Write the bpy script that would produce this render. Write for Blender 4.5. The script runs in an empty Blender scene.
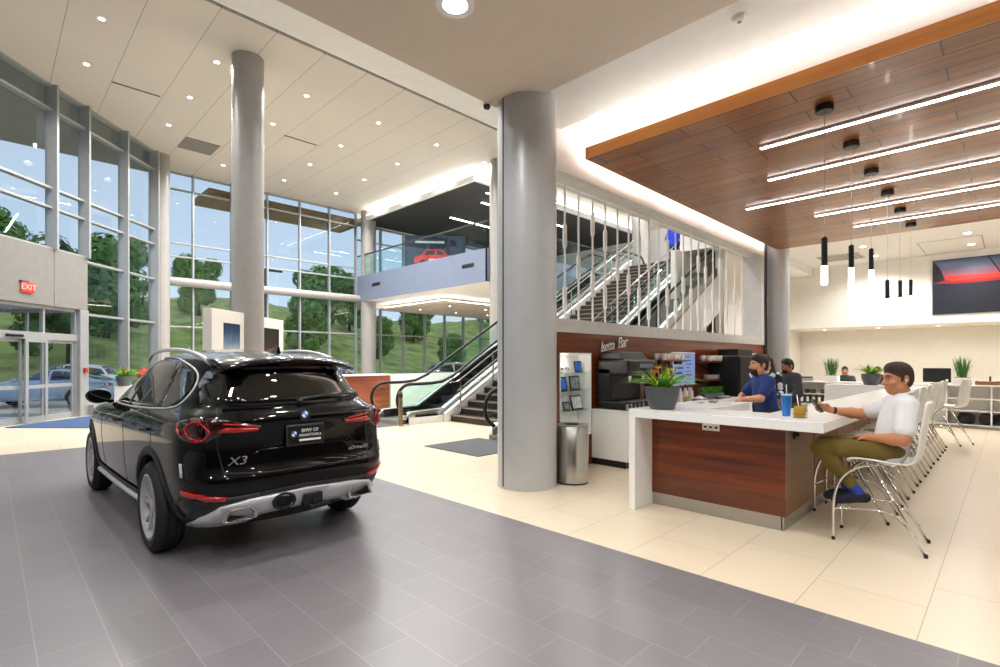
import bpy, bmesh, math, random
import numpy as np
from mathutils import Vector, Matrix, Euler
from mathutils.bvhtree import BVHTree
SC = bpy.context.scene
C = SC.collection
R = math.radians
PI = math.pi
rnd = random.Random(7)

# ---------------------------------------------------------------- materials
def lin(c):
    if isinstance(c, str):
        c = tuple(int(c[i:i + 2], 16) / 255 for i in (0, 2, 4))
    return tuple((v / 12.92 if v <= .04045 else ((v + .055) / 1.055) ** 2.4) for v in c[:3])

class NT:
    def __init__(s, name):
        s.m = bpy.data.materials.new(name); s.m.use_nodes = True
        s.t = s.m.node_tree; s.t.nodes.clear()
        s.out = s.n('ShaderNodeOutputMaterial')
    def n(s, typ, **kw):
        d = s.t.nodes.new(typ)
        for k, v in kw.items():
            if k.startswith('i_'):
                d.inputs[k[2:].replace('_', ' ')].default_value = v
            else:
                setattr(d, k, v)
        return d
    def l(s, a, b): s.t.links.new(a, b)
    def coord(s, scale=(1, 1, 1), rot=(0, 0, 0)):
        tc = s.n('ShaderNodeTexCoord'); mp = s.n('ShaderNodeMapping')
        mp.inputs['Scale'].default_value = scale; mp.inputs['Rotation'].default_value = rot
        s.l(tc.outputs['Object'], mp.inputs['Vector'])
        return mp.outputs['Vector']
    def bsdf(s, rough=.5, metal=0., coat=0., spec=.5):
        b = s.n('ShaderNodeBsdfPrincipled')
        b.inputs['Roughness'].default_value = rough; b.inputs['Metallic'].default_value = metal
        b.inputs['Coat Weight'].default_value = coat; b.inputs['Coat Roughness'].default_value = .03
        b.inputs['Specular IOR Level'].default_value = spec
        s.l(b.outputs['BSDF'], s.out.inputs['Surface'])
        return b
    def ramp(s, fac, cols):
        r = s.n('ShaderNodeValToRGB'); e = r.color_ramp.elements
        while len(e) < len(cols): e.new(.5)
        for k, (p, c) in enumerate(cols):
            e[k].position = p; e[k].color = (*c, 1)
        s.l(fac, r.inputs['Fac'])
        return r.outputs['Color']

def M(name, col, rough=.5, metal=0., coat=0., spec=.5, var=.06, vs=6., emit=0., ecol=None, bump=0., bs=60.):
    """painted / plastic / metal surface with a slight procedural mottling"""
    t = NT(name); b = t.bsdf(rough, metal, coat, spec); c = lin(col)
    nz = t.n('ShaderNodeTexNoise'); nz.inputs['Scale'].default_value = vs; nz.inputs['Detail'].default_value = 3
    t.l(t.coord(), nz.inputs['Vector'])
    lo = tuple(max(0, v * (1 - var)) for v in c); hi = tuple(min(1, v * (1 + var)) for v in c)
    t.l(t.ramp(nz.outputs['Fac'], [(.3, lo), (.7, hi)]), b.inputs['Base Color'])
    if emit:
        b.inputs['Emission Color'].default_value = (*lin(ecol or col), 1); b.inputs['Emission Strength'].default_value = emit
    if bump:
        n2 = t.n('ShaderNodeTexNoise'); n2.inputs['Scale'].default_value = bs
        t.l(t.coord(), n2.inputs['Vector'])
        bp = t.n('ShaderNodeBump'); bp.inputs['Strength'].default_value = bump; bp.inputs['Distance'].default_value = .01
        t.l(n2.outputs['Fac'], bp.inputs['Height']); t.l(bp.outputs['Normal'], b.inputs['Normal'])
    return t.m

def M_wood(name, dark, mid, light, scale=(.5, .5, 14), rough=.25, planks=None, gap='1a0d06', coat=.3):
    t = NT(name); b = t.bsdf(rough, 0, coat)
    nz = t.n('ShaderNodeTexNoise'); nz.inputs['Scale'].default_value = 1.; nz.inputs['Detail'].default_value = 6; nz.inputs['Roughness'].default_value = .62
    t.l(t.coord(scale), nz.inputs['Vector'])
    col = t.ramp(nz.outputs['Fac'], [(.3, lin(dark)), (.52, lin(mid)), (.72, lin(light))])
    if planks:
        L, W = planks
        br = t.n('ShaderNodeTexBrick'); br.offset = .37; br.inputs['Scale'].default_value = 1
        br.inputs['Brick Width'].default_value = L; br.inputs['Row Height'].default_value = W
        br.inputs['Mortar Size'].default_value = .009; br.inputs['Mortar Smooth'].default_value = 0
        br.inputs['Color1'].default_value = (.8, .8, .8, 1); br.inputs['Color2'].default_value = (1.15, 1.15, 1.15, 1)
        br.inputs['Mortar'].default_value = (.12, .1, .08, 1)
        t.l(t.coord((1, 1, 1), (0, 0, PI / 2)), br.inputs['Vector'])
        mx = t.n('ShaderNodeMix', data_type='RGBA', blend_type='MULTIPLY'); mx.inputs[0].default_value = 1
        t.l(col, mx.inputs[6]); t.l(br.outputs['Color'], mx.inputs[7]); col = mx.outputs[2]
    t.l(col, b.inputs['Base Color'])
    return t.m

def M_tile(name, c1, c2, grout, L, W, rot, rough=.3, spec=.5, mort=.003, shift=(0, 0, 0), offset=.33, blot=.1):
    t = NT(name); b = t.bsdf(rough, 0, 0, spec)
    tc = t.n('ShaderNodeTexCoord'); mp = t.n('ShaderNodeMapping'); mp.inputs['Location'].default_value = shift
    mp.inputs['Rotation'].default_value = (0, 0, rot)
    t.l(tc.outputs['Object'], mp.inputs['Vector'])
    br = t.n('ShaderNodeTexBrick'); br.offset = offset; br.inputs['Scale'].default_value = 1
    br.inputs['Brick Width'].default_value = L; br.inputs['Row Height'].default_value = W
    br.inputs['Mortar Size'].default_value = mort; br.inputs['Mortar Smooth'].default_value = .1
    for k, c in (('Color1', c1), ('Color2', c2), ('Mortar', grout)): br.inputs[k].default_value = (*lin(c), 1)
    t.l(mp.outputs['Vector'], br.inputs['Vector'])
    nz = t.n('ShaderNodeTexNoise'); nz.inputs['Scale'].default_value = 2.2; nz.inputs['Detail'].default_value = 5
    t.l(t.coord(), nz.inputs['Vector'])
    vr = t.ramp(nz.outputs['Fac'], [(.3, (1 - blot,) * 3), (.7, (1 + blot * .3,) * 3)])
    mx = t.n('ShaderNodeMix', data_type='RGBA', blend_type='MULTIPLY'); mx.inputs[0].default_value = 1
    t.l(br.outputs['Color'], mx.inputs[6]); t.l(vr, mx.inputs[7]); t.l(mx.outputs[2], b.inputs['Base Color'])
    if blot < .02: t.l(br.outputs['Color'], b.inputs['Base Color'])
    return t.m

def M_lines(name, col, line, step, x0, ax=0, width=.012, rough=.7):
    """painted board ceiling with thin joints every `step` metres"""
    t = NT(name); b = t.bsdf(rough)
    tc = t.n('ShaderNodeTexCoord'); sp = t.n('ShaderNodeSeparateXYZ'); t.l(tc.outputs['Object'], sp.inputs[0])
    def mth(op, a, v):
        n = t.n('ShaderNodeMath', operation=op); t.l(a, n.inputs[0]); n.inputs[1].default_value = v; return n.outputs[0]
    f = mth('FRACT', mth('DIVIDE', mth('SUBTRACT', sp.outputs[ax], x0), step), 0)
    f = mth('LESS_THAN', f, width / step)
    mx = t.n('ShaderNodeMix', data_type='RGBA'); t.l(f, mx.inputs[0])
    nz = t.n('ShaderNodeTexNoise'); nz.inputs['Scale'].default_value = .7; t.l(t.coord(), nz.inputs['Vector'])
    c = lin(col)
    t.l(t.ramp(nz.outputs['Fac'], [(.3, tuple(v * .97 for v in c)), (.7, c)]), mx.inputs[6]); mx.inputs[7].default_value = (*lin(line), 1)
    t.l(mx.outputs[2], b.inputs['Base Color'])
    return t.m

def M_glass(name, tint=(.93, .97, .97), refl=.9, base=.04):
    t = NT(name)
    tr = t.n('ShaderNodeBsdfTransparent'); tr.inputs['Color'].default_value = (*tint, 1)
    gl = t.n('ShaderNodeBsdfGlossy'); gl.inputs['Roughness'].default_value = .01; gl.inputs['Color'].default_value = (refl, refl, refl, 1)
    fr = t.n('ShaderNodeFresnel')
    ge = t.n('ShaderNodeNewGeometry'); mr = t.n('ShaderNodeMapRange'); mr.inputs['To Min'].default_value = 1.45; mr.inputs['To Max'].default_value = 1 / 1.45
    t.l(ge.outputs['Backfacing'], mr.inputs['Value']); t.l(mr.outputs['Result'], fr.inputs['IOR'])   # same reflectance from either side
    mx = t.n('ShaderNodeMixShader'); t.l(fr.outputs[0], mx.inputs[0]); t.l(tr.outputs[0], mx.inputs[1]); t.l(gl.outputs[0], mx.inputs[2])
    t.l(mx.outputs[0], t.out.inputs['Surface'])
    return t.m

def M_emit(name, col, strength):
    t = NT(name); e = t.n('ShaderNodeEmission'); e.inputs['Strength'].default_value = strength
    nz = t.n('ShaderNodeTexNoise'); nz.inputs['Scale'].default_value = 3; t.l(t.coord(), nz.inputs['Vector'])
    c = lin(col); t.l(t.ramp(nz.outputs['Fac'], [(.2, tuple(v * .98 for v in c)), (.8, c)]), e.inputs['Color'])
    t.l(e.outputs[0], t.out.inputs['Surface'])
    return t.m

def M_brushed(name, col, rough=.3, axis=2):
    t = NT(name); b = t.bsdf(rough, 1.)
    sc = [30, 30, 30]; sc[axis] = .5
    nz = t.n('ShaderNodeTexNoise'); nz.inputs['Scale'].default_value = 4; nz.inputs['Detail'].default_value = 4
    t.l(t.coord(sc), nz.inputs['Vector']); c = lin(col)
    t.l(t.ramp(nz.outputs['Fac'], [(.3, tuple(v * .85 for v in c)), (.7, c)]), b.inputs['Base Color'])
    return t.m

# ---------------------------------------------------------------- meshes
class MB:
    def __init__(s): s.v = []; s.f = []; s.mi = []; s.cur = 0
    def add(s, vs, fs):
        o = len(s.v); s.v += [tuple(v) for v in vs]
        for f in fs: s.f.append([i + o for i in f]); s.mi.append(s.cur)
        return s
    def box(s, x0, x1, y0, y1, z0, z1, T=None):
        vs = [Vector((x, y, z)) for z in (z0, z1) for y in (y0, y1) for x in (x0, x1)]
        if T: vs = [T @ v for v in vs]
        return s.add(vs, [(0, 2, 3, 1), (4, 5, 7, 6), (0, 1, 5, 4), (1, 3, 7, 5), (3, 2, 6, 7), (2, 0, 4, 6)])
    def prism(s, poly, a, b, axis='z'):
        """poly of 2D points extruded from a to b along axis ('z': (x,y); 'y': (x,z); 'x': (y,z))"""
        def P(p, h): return {'z': (p[0], p[1], h), 'y': (p[0], h, p[1]), 'x': (h, p[0], p[1])}[axis]
        n = len(poly)
        vs = [P(p, a) for p in poly] + [P(p, b) for p in poly]
        return s.add(vs, [list(range(n))[::-1], list(range(n, 2 * n))] + [(i, (i + 1) % n, n + (i + 1) % n, n + i) for i in range(n)])
    def ring(s, pts, r, n, up=None, closed=False, caps=True):
        """tube along pts; r number or list"""
        pts = [Vector(p) for p in pts]; m = len(pts); rs = r if isinstance(r, (list, tuple)) else [r] * m
        o = len(s.v); prev = None
        for i, p in enumerate(pts):
            if closed: t = pts[(i + 1) % m] - pts[i - 1]
            else: t = pts[min(i + 1, m - 1)] - pts[max(i - 1, 0)]
            t = t.normalized() if t.length > 1e-9 else Vector((0, 0, 1))
            if prev is None:
                u = Vector(up) if up else (Vector((0, 0, 1)) if abs(t.z) < .9 else Vector((1, 0, 0)))
                u = (u - t * u.dot(t)).normalized()
            else:
                u = prev - t * prev.dot(t)
                u = u.normalized() if u.length > 1e-6 else prev
            prev = u; w = t.cross(u)
            for k in range(n):
                a = 2 * PI * k / n
                s.v.append(tuple(p + (u * math.cos(a) + w * math.sin(a)) * rs[i]))
        for i in range(m if closed else m - 1):
            for k in range(n):
                j = (i + 1) % m
                s.f.append([o + i * n + k, o + i * n + (k + 1) % n, o + j * n + (k + 1) % n, o + j * n + k]); s.mi.append(s.cur)
        if caps and not closed:
            s.f.append([o + k for k in range(n)][::-1]); s.mi.append(s.cur)
            s.f.append([o + (m - 1) * n + k for k in range(n)]); s.mi.append(s.cur)
        return s
    tube = ring
    def cyl(s, p0, p1, r0, r1=None, n=24): return s.ring([p0, p1], [r0, r0 if r1 is None else r1], n)
    def lathe(s, prof, c=(0, 0, 0), n=28, T=None, cap=True):
        o = len(s.v); m = len(prof)
        for r, z in prof:
            for k in range(n):
                a = 2 * PI * k / n; v = Vector((r * math.cos(a), r * math.sin(a), z))
                v = (T @ v) if T else v + Vector(c)
                s.v.append(tuple(v))
        for i in range(m - 1):
            for k in range(n):
                s.f.append([o + i * n + k, o + i * n + (k + 1) % n, o + (i + 1) * n + (k + 1) % n, o + (i + 1) * n + k]); s.mi.append(s.cur)
        for i, rev in ((0, True), (m - 1, False)):
            if prof[i][0] > 1e-5 and cap and prof[0] != prof[-1]:
                q = [o + i * n + k for k in range(n)]
                s.f.append(q[::-1] if rev else q); s.mi.append(s.cur)
        return s
    def grid(s, fn, nu, nv, closeu=False):
        o = len(s.v)
        for i in range(nu):
            for j in range(nv): s.v.append(tuple(fn(i / (nu - (0 if closeu else 1)), j / (nv - 1))))
        for i in range(nu if closeu else nu - 1):
            for j in range(nv - 1):
                a = o + i * nv + j; b = o + ((i + 1) % nu) * nv + j
                s.f.append([a, b, b + 1, a + 1]); s.mi.append(s.cur)
        return s
    def build(s, name, mats, parent=None, smooth=False, bevel=0., bseg=2, sub=0, solid=0., loc=None, rotz=0.):
        me = bpy.data.meshes.new(name); me.from_pydata(s.v, [], s.f)
        mats = mats if isinstance(mats, (list, tuple)) else [mats]
        for m in mats: me.materials.append(m)
        if len(mats) > 1: me.polygons.foreach_set('material_index', s.mi)
        bm = bmesh.new(); bm.from_mesh(me)
        bmesh.ops.recalc_face_normals(bm, faces=bm.faces); bm.to_mesh(me); bm.free()
        if smooth: me.polygons.foreach_set('use_smooth', [True] * len(me.polygons))
        o = bpy.data.objects.new(name, me); C.objects.link(o)
        if parent: o.parent = parent
        if loc: o.location = loc
        if rotz: o.rotation_euler = (0, 0, rotz)
        if solid:
            md = o.modifiers.new('solid', 'SOLIDIFY'); md.thickness = solid; md.offset = 0
        if bevel:
            md = o.modifiers.new('bevel', 'BEVEL'); md.width = bevel; md.segments = bseg; md.limit_method = 'ANGLE'; md.angle_limit = R(40)
            md.harden_normals = False
        if sub:
            md = o.modifiers.new('sub', 'SUBSURF'); md.levels = sub; md.render_levels = sub
        if smooth == 'auto':
            me.polygons.foreach_set('use_smooth', [True] * len(me.polygons))
            try: me.set_sharp_from_angle(angle=R(35))
            except Exception: pass
        return o

def tag(o, label, cat, group=None, kind=None):
    o['label'] = label; o['category'] = cat
    if group: o['group'] = group
    if kind: o['kind'] = kind
    return o
def thing(name, label, cat, loc=(0, 0, 0), rotz=0., group=None):
    o = bpy.data.objects.new(name, None); C.objects.link(o); o.empty_display_size = .1
    o.location = loc; o.rotation_euler = (0, 0, rotz)
    return tag(o, label, cat, group)
def struct(o, label=None, cat=None):
    o['kind'] = 'structure'
    if label: o['label'] = label
    if cat: o['category'] = cat
    return o
def sempty(name, label, cat, loc=(0, 0, 0), rotz=0.):
    return struct(thing(name, label, cat, loc, rotz))
def dup(root, loc, rotz=None, label=None, group=None):
    r = root.copy(); C.objects.link(r); r.location = loc
    if rotz is not None: r.rotation_euler = (0, 0, rotz)
    if label: r['label'] = label
    if group: r['group'] = group
    for ch in list(root.children):
        c = ch.copy(); C.objects.link(c); c.parent = r
        for gch in list(ch.children):
            d = gch.copy(); C.objects.link(d); d.parent = c
    return r
def text(name, body, size, mat, loc, rot, parent=None, depth=.004, align='CENTER', shear=0., sx=1., spacing=1.):
    cu = bpy.data.curves.new(name, 'FONT'); cu.body = body; cu.size = size; cu.extrude = depth; cu.align_x = align; cu.align_y = 'CENTER'
    cu.shear = shear; cu.space_character = spacing
    cu.materials.append(mat)
    tmp = bpy.data.objects.new('tmp_text', cu); C.objects.link(tmp)
    dg = bpy.context.evaluated_depsgraph_get(); dg.update()
    me = bpy.data.meshes.new_from_object(tmp.evaluated_get(dg)); bpy.data.objects.remove(tmp)
    o = bpy.data.objects.new(name, me); C.objects.link(o); o.location = loc; o.rotation_euler = rot; o.scale = (sx, 1, 1)
    if parent: o.parent = parent
    return o
def arc(c, r, a0, a1, n, plane='xz'):
    out = []
    for i in range(n + 1):
        a = a0 + (a1 - a0) * i / n; p, q = r * math.cos(a), r * math.sin(a)
        out.append({'xz': (c[0] + p, c[1], c[2] + q), 'yz': (c[0], c[1] + p, c[2] + q), 'xy': (c[0] + p, c[1] + q, c[2])}[plane])
    return out
def smooth_path(pts, n=8):
    """Catmull-Rom through pts"""
    P = [Vector(p) for p in pts]; out = []
    for i in range(len(P) - 1):
        p0 = P[max(i - 1, 0)]; p1 = P[i]; p2 = P[i + 1]; p3 = P[min(i + 2, len(P) - 1)]
        for k in range(n):
            t = k / n
            out.append(.5 * ((2 * p1) + (p2 - p0) * t + (2 * p0 - 5 * p1 + 4 * p2 - p3) * t * t + (3 * p1 - p0 - 3 * p2 + p3) * t ** 3))
    out.append(P[-1])
    return out
# ---------------------------------------------------------------- palette
m_greytile = M_tile('grey porcelain tile', '736f73', '7a767a', '8a8688', .6, .3, PI / 2, rough=.33, mort=.0035, shift=(.0, .12, 0), blot=.05)
m_beigetile = M_tile('cream porcelain tile', 'dfd0b6', 'e3d5bd', 'b2a48c', 1.22, .61, 0, rough=.28, mort=.003, shift=(.3, -.375, 0), blot=.015)
m_white = M('white paint', 'f3f2f0', .6, var=.02)
m_cream = M('cream wall paint', 'ebe7df', .7, var=.02)
m_ceil = M_lines('board ceiling', 'dbd4ca', '8f8880', 1.115, 1.13, 0)
m_ceilw = M('white ceiling paint', 'ecebe8', .7, var=.02)
m_soffit = M('beige soffit paint', 'd6cabb', .7, var=.02)
m_slot = M('dark slot', '1c1c1c', .6)
m_panelgrey = M('grey metal panel', '9a9793', .45, .0, var=.03)
m_fascia = M('blue grey metal panel', '788296', .4, .15, var=.04)
m_mull = M('anodised aluminium', 'b2b4b5', .38, .55, var=.04)
m_mulld = M('dark grey aluminium', '6f777b', .4, .5, var=.04)
m_col = M('satin grey column paint', 'b6b8ba', .36, .15, var=.03)
m_col2 = M('taupe grey column paint', '9f9c98', .4, .1, var=.03)
m_glass = M_glass('window glass', (.92, .96, .97))
m_rail_glass = M_glass('rail glass', (.86, .95, .94))
m_bright = M('white satin laminate', 'f3f2ef', .3, var=.015)
m_quartz = M('white quartz', 'efefee', .22, var=.025, vs=25)
m_sapele = M_wood('sapele veneer', '451b08', '70310f', '93491b', (.45, .45, 9), .28)
m_woodend = M_wood('tan wood veneer', '6b4722', '82582c', '956a38', (.45, .45, 9), .42, coat=0)
m_woodceil = M_wood('wood ceiling planks', '734417', '8c5421', 'a2682d', (9, .45, 9), .3, planks=(1.22, .3), coat=.1)
m_woodedge = M_wood('orange wood edge', 'a96320', 'c27a2c', 'd08a3a', (2, .5, 8), .35)
m_steel = M_brushed('brushed stainless', 'c9c9c8', .28, 2)
m_steelh = M_brushed('brushed stainless horizontal', 'b9b7b2', .3, 0)
m_chrome = M('chrome', 'e2e2e2', .08, 1., var=.01)
m_black = M('black plastic', '121213', .4)
m_blackg = M('gloss black', '070708', .08, coat=.8)
m_rubber = M('black rubber', '0d0d0d', .6)
m_dark = M('dark grey', '2b2c2e', .5)
m_led = M_emit('LED strip', 'fffdf9', 30)
m_cove = M_emit('cove strip', 'fffcf7', 45)
m_bulb = M_emit('lamp lens', 'fffaf2', 22)
m_pend = M_emit('pendant lens', 'fffaf4', 16)
m_wline = M('white line', 'eeeeee', .5)
m_leaf = M('leaf green', '559c26', .5, var=.35, vs=20)
m_leafd = M('dark leaf green', '2c6b22', .5, var=.35, vs=25)
m_leafy = M('yellow green leaf', 'a8c238', .5, var=.3, vs=25)
m_pot = M('charcoal planter', '54585b', .55, var=.08)
m_skin = M('skin', 'c58a68', .5, var=.05, vs=14)
m_skinb = M('tanned skin', 'c0825c', .5, var=.05, vs=14)
m_hair = M('dark hair', '1f1510', .6, var=.3, vs=90, bump=.8, bs=120)
m_yellow = M('yellow flower', 'f2b90c', .5)
m_orange = M('orange flower', 'ee6a10', .5)
# ---------------------------------------------------------------- room shell
LA = Vector((.2, 16.84, 0)); LTH = math.atan2(4.08, 3.82)
def LW(s, n, z):   # left wall coordinates: s along, n outwards
    return (LA.x + s * math.cos(LTH) - n * math.sin(LTH), LA.y + s * math.sin(LTH) + n * math.cos(LTH), z)
HC = 8.75
fl = MB()
l0 = LW(-12, 0, 0); l1 = LW(5.6, 0, 0); lb = LW(-6.9, 0, 0)
def slab(mb, poly, z0, z1): mb.prism(poly, z0, z1)
slab(fl, [(-8, -8), (3.64, -8), (3.64, 11.8), (lb[0], 11.8), l0[:2]], -.12, 0)
fl.cur = 1
slab(fl, [(3.64, -8), (26, -8), (26, 22.6), (4.4, 22.6), l1[:2], (lb[0], 11.8), (3.64, 11.8)], -.12, 0)
struct(fl.build('floor', [m_greytile, m_beigetile]), 'grey tile showroom floor meeting cream tile floor', 'floor')

ce = MB()
slab(ce, [(-4.89, 11.4), (12.75, 11.4), (26, 11.4), (26, 14.1), (12.75, 14.1), (12.75, 22.6), (4.4, 22.6), l1[:2]], HC, HC + .3)
struct(ce.build('ceiling', m_ceil), 'high beige board ceiling over the showroom', 'ceiling')
ce = MB(); slab(ce, [(-8, 4.4), (26, 4.4), (26, 11.32), (-8, 11.32)], HC + .02, HC + .32)
struct(ce.build('ceiling', m_ceilw), 'white ceiling strip between slot and low soffit', 'ceiling')
ce = MB().box(-8, 26, 11.3, 11.42, HC + .06, HC + .3)
struct(ce.build('trim_1', m_slot), 'dark slot line in the high ceiling', 'trim')
ce = MB().box(-8, 4.72, -8, 4.62, 4.75, 5.7)
struct(ce.build('ceiling', m_soffit, bevel=.01), 'low beige soffit ending at the large column', 'ceiling')
ce = MB().box(4.72, 5.68, -8, 4.5, 4.8, 5.5).box(5.68, 14.6, -8, 4.5, 5.2, 5.5).box(14.6, 22.6, -8, 7, 4.8, 5.5).box(5.68, 14.6, -8, -5, 4.8, 5.2)
struct(ce.build('ceiling', m_ceilw), 'white ceiling with a lit cove around the wood panel', 'ceiling')
# wood ceiling panel
wc = MB().box(5.98, 14.28, -4, 4.24, 4.4, 4.55); wc.cur = 1
wc.box(5.96, 5.98, -4, 4.26, 4.398, 4.56).box(14.28, 14.3, -4, 4.26, 4.398, 4.56).box(5.98, 14.28, 4.24, 4.26, 4.398, 4.552)
struct(wc.build('ceiling', [m_woodceil, m_woodedge]), 'dropped wood plank ceiling panel over the bar', 'ceiling')
cv = MB().box(6.2, 6.27, -4, 4.1, 4.56, 4.6).box(14.1, 14.17, -4, 4.1, 4.56, 4.6).box(6.3, 14.1, 4.17, 4.225, 4.55, 4.61)
tag(cv.build('cove_light', m_cove), 'glowing cove strip hidden on top of the wood ceiling panel', 'light')

# bar wall with niche and screen opening
bw = MB()
bw.box(4.95, 5.67, 4.5, 4.9, 0, 1.96).box(6.43, 14.05, 4.5, 4.9, 0, 1.96).box(5.67, 6.43, 4.5, 4.9, 0, .45).box(5.67, 6.43, 4.5, 4.9, 1.67, 1.96)
bw.cur = 1
bw.box(5.67, 6.43, 4.72, 4.9, .45, 1.67)
bw.cur = 2; bw.box(4.95, 8.75, 4.48, 4.95, 1.96, 2.15).box(8.755, 14.05, 4.48, 4.95, 1.96, 2.15)
bw.box(13.8, 14.05, 4.48, 4.95, 2.15, 4.23)
bw.cur = 3; bw.box(4.95, 14.05, 4.48, 4.95, 4.23, 5.2); bw.cur = 2; bw.box(4.95, 14.05, 4.5, 4.94, 4.222, 4.23)
struct(bw.build('wall_bar', [m_sapele, m_white, M('light grey sill', 'cfcdca', .5), m_white]), 'wood clad bar wall with grey sill and screen opening', 'wall')
struct(MB().box(14.05, 14.2, 4.46, 4.7, 0, 4.8).build('trim_2', m_dark), 'dark metal strip at the end of the bar wall', 'trim')
struct(MB().box(4.95, 26, 4.5, 4.95, 5.2, 8.8).build('wall_upper', m_white), 'white upper wall over the screen', 'wall')

# far right
wr = MB().box(20.5, 23.2, -6, 7, 2.7, 4.8).box(22.9, 23.2, -6, 7, 0, 2.7)
struct(wr.build('wall_right', m_cream), 'cream wall with a projecting upper bulkhead', 'wall')
struct(MB().box(15.2, 23.2, 5.95, 6.2, 0, 8.75).build('wall_stair', m_cream), 'cream wall beside the upper end of the escalator', 'wall')
struct(MB().box(14.2, 23.2, 6.9, 7.1, 0, 4.8).build('wall_back', m_cream), 'cream wall behind the offices', 'wall')
struct(MB().box(25.8, 26, 4, 22.6, 0, 8.75).build('wall_far', m_white), 'white wall beyond the stairs', 'wall')
struct(MB().box(26, 26.2, -8, 4.5, 0, 5).build('wall_side', m_cream), 'cream side wall', 'wall')
struct(MB().box(-8.2, 26, -8.2, -8, 0, 5).build('wall_rear', M('charcoal wall', '5c5854', .7)), 'charcoal wall behind the viewer', 'wall')
struct(MB().box(-8.2, -8, -8, l0[1], 0, HC).build('wall_left', m_cream), 'cream wall at the near side of the entrance', 'wall')

# columns
def column(x, y, r, z1, label, seam=None, mat=None):
    mb = MB().lathe([(r + .006, 0), (r + .006, .02), (r, .022), (r, z1)], (x, y, 0), 64)
    o = struct(mb.build('column', mat or (m_col if z1 < 5 else m_col2), smooth='auto'), label, 'column')
    if seam is not None:
        a = seam
        MB().box(r - .004, r + .003, -.012, .012, 0, z1, Matrix.Translation((x, y, 0)) @ Matrix.Rotation(a, 4, 'Z')).build('seam', m_dark, o)
    return o
column(4.79, 4.31, .37, 4.8, 'thick satin grey column at the end of the bar wall', seam=PI * 1.25 - .95)
column(4.38, 12.87, .35, HC, 'tall grey column rising behind the black SUV')
column(LW(5.85, -.1, 0)[0], LW(5.85, -.1, 0)[1], .27, HC, 'slim grey column at the corner of the two glass walls')
column(13.03, 22.04, .36, HC, 'grey column behind the far end of the balcony')
column(13.05, 13.1, .34, HC, 'grey column at the balcony corner, half hidden by the thick column')
column(14.5, 4.3, .27, 4.8, 'pale grey column at the far end of the bar wall')
column(19.3, 11.0, .34, HC, 'grey column beside the stairs seen through the white rod screen')

# ---------------------------------------------------------------- glass walls
wn = [0]
def bay(org, rz, x0, x1, zs, z0, z1, label, mw=.06, md=.12, mat=None, left=False, out=.05, glass=None):
    """one bay of a curtain wall in local x (along), y (outwards), z"""
    wn[0] += 1
    t = sempty('window_%d' % wn[0], label, 'window', org, rz)
    mat = mat or m_mull
    f = MB().box(x1 - mw / 2, x1 + mw / 2, -md, out, z0, z1)
    if left: f.box(x0 - mw / 2, x0 + mw / 2, -md, out, z0, z1)
    f.build('mullion', mat, t)
    f = MB()
    for z in zs: f.box(x0 + mw / 2, x1 - mw / 2, -md * .55, out * .6, z - .03, z + .03)
    f.box(x0 + mw / 2, x1 - mw / 2, -md * .55, out * .6, z1 - .06, z1).box(x0 + mw / 2, x1 - mw / 2, -md * .55, out * .6, z0, z0 + .06)
    f.build('transom', mat, t)
    zz = [z0] + list(zs) + [z1]
    for a, b in zip(zz[:-1], zz[1:]):
        MB().box(x0 + mw / 2, x1 - mw / 2, -.004, .004, a + .03, b - .03).build('pane', glass or m_glass, t)
    return t
TZ = [5.55, 6.06, 8.1]
sl = [-12, -8.6, -5.2, -1.8, 1.33, 2.42, 4.0, 5.5]
for k in range(7):
    a, b = sl[k], sl[k + 1]
    lab = ['glass bay of the entrance wall out of the doorway', '', '', 'tall glass bay above the grey entrance panel, at the picture edge', 'narrow glass bay above the grey entrance panel',
           'glass bay just right of the entrance panel', 'last glass bay of the entrance wall beside the slim corner column'][k] or 'glass bay of the entrance wall further along'
    bay(LA, LTH, a, b, TZ if b < 2.45 else [2.87, 4.36] + TZ, 4.45 if b < 2.45 else .3, HC, lab, .07, .26, m_mull)
# entrance bulkhead and door
mb = MB().box(-12, 1.32, -.16, .1, 2.98, 4.47).box(1.335, 2.46, -.16, .1, 2.98, 4.47)
o = struct(mb.build('wall_entrance', M('taupe metal panel', '827f7b', .45), bevel=.006), 'grey metal panel band over the entrance doors', 'wall'); o.location = LA; o.rotation_euler = (0, 0, LTH)
mb = MB().box(2.2, 2.5, -.16, .1, 0, 2.98)
o = struct(mb.build('trim_3', m_mull, bevel=.005), 'aluminium post at the right of the entrance doors', 'trim'); o.location = LA; o.rotation_euler = (0, 0, LTH)
mb = MB().box(2.5, 5.6, -.3, .12, 0, .3)
o = struct(mb.build('trim_4', m_panelgrey, bevel=.005), 'grey curb below the glass wall', 'trim'); o.location = LA; o.rotation_euler = (0, 0, LTH)
mb = MB().box(-12, -4, -.1, .1, 0, 2.98)
o = struct(mb.build('wall_lobby', m_panelgrey), 'grey panel wall beside the entrance', 'wall'); o.location = LA; o.rotation_euler = (0, 0, LTH)
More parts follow.
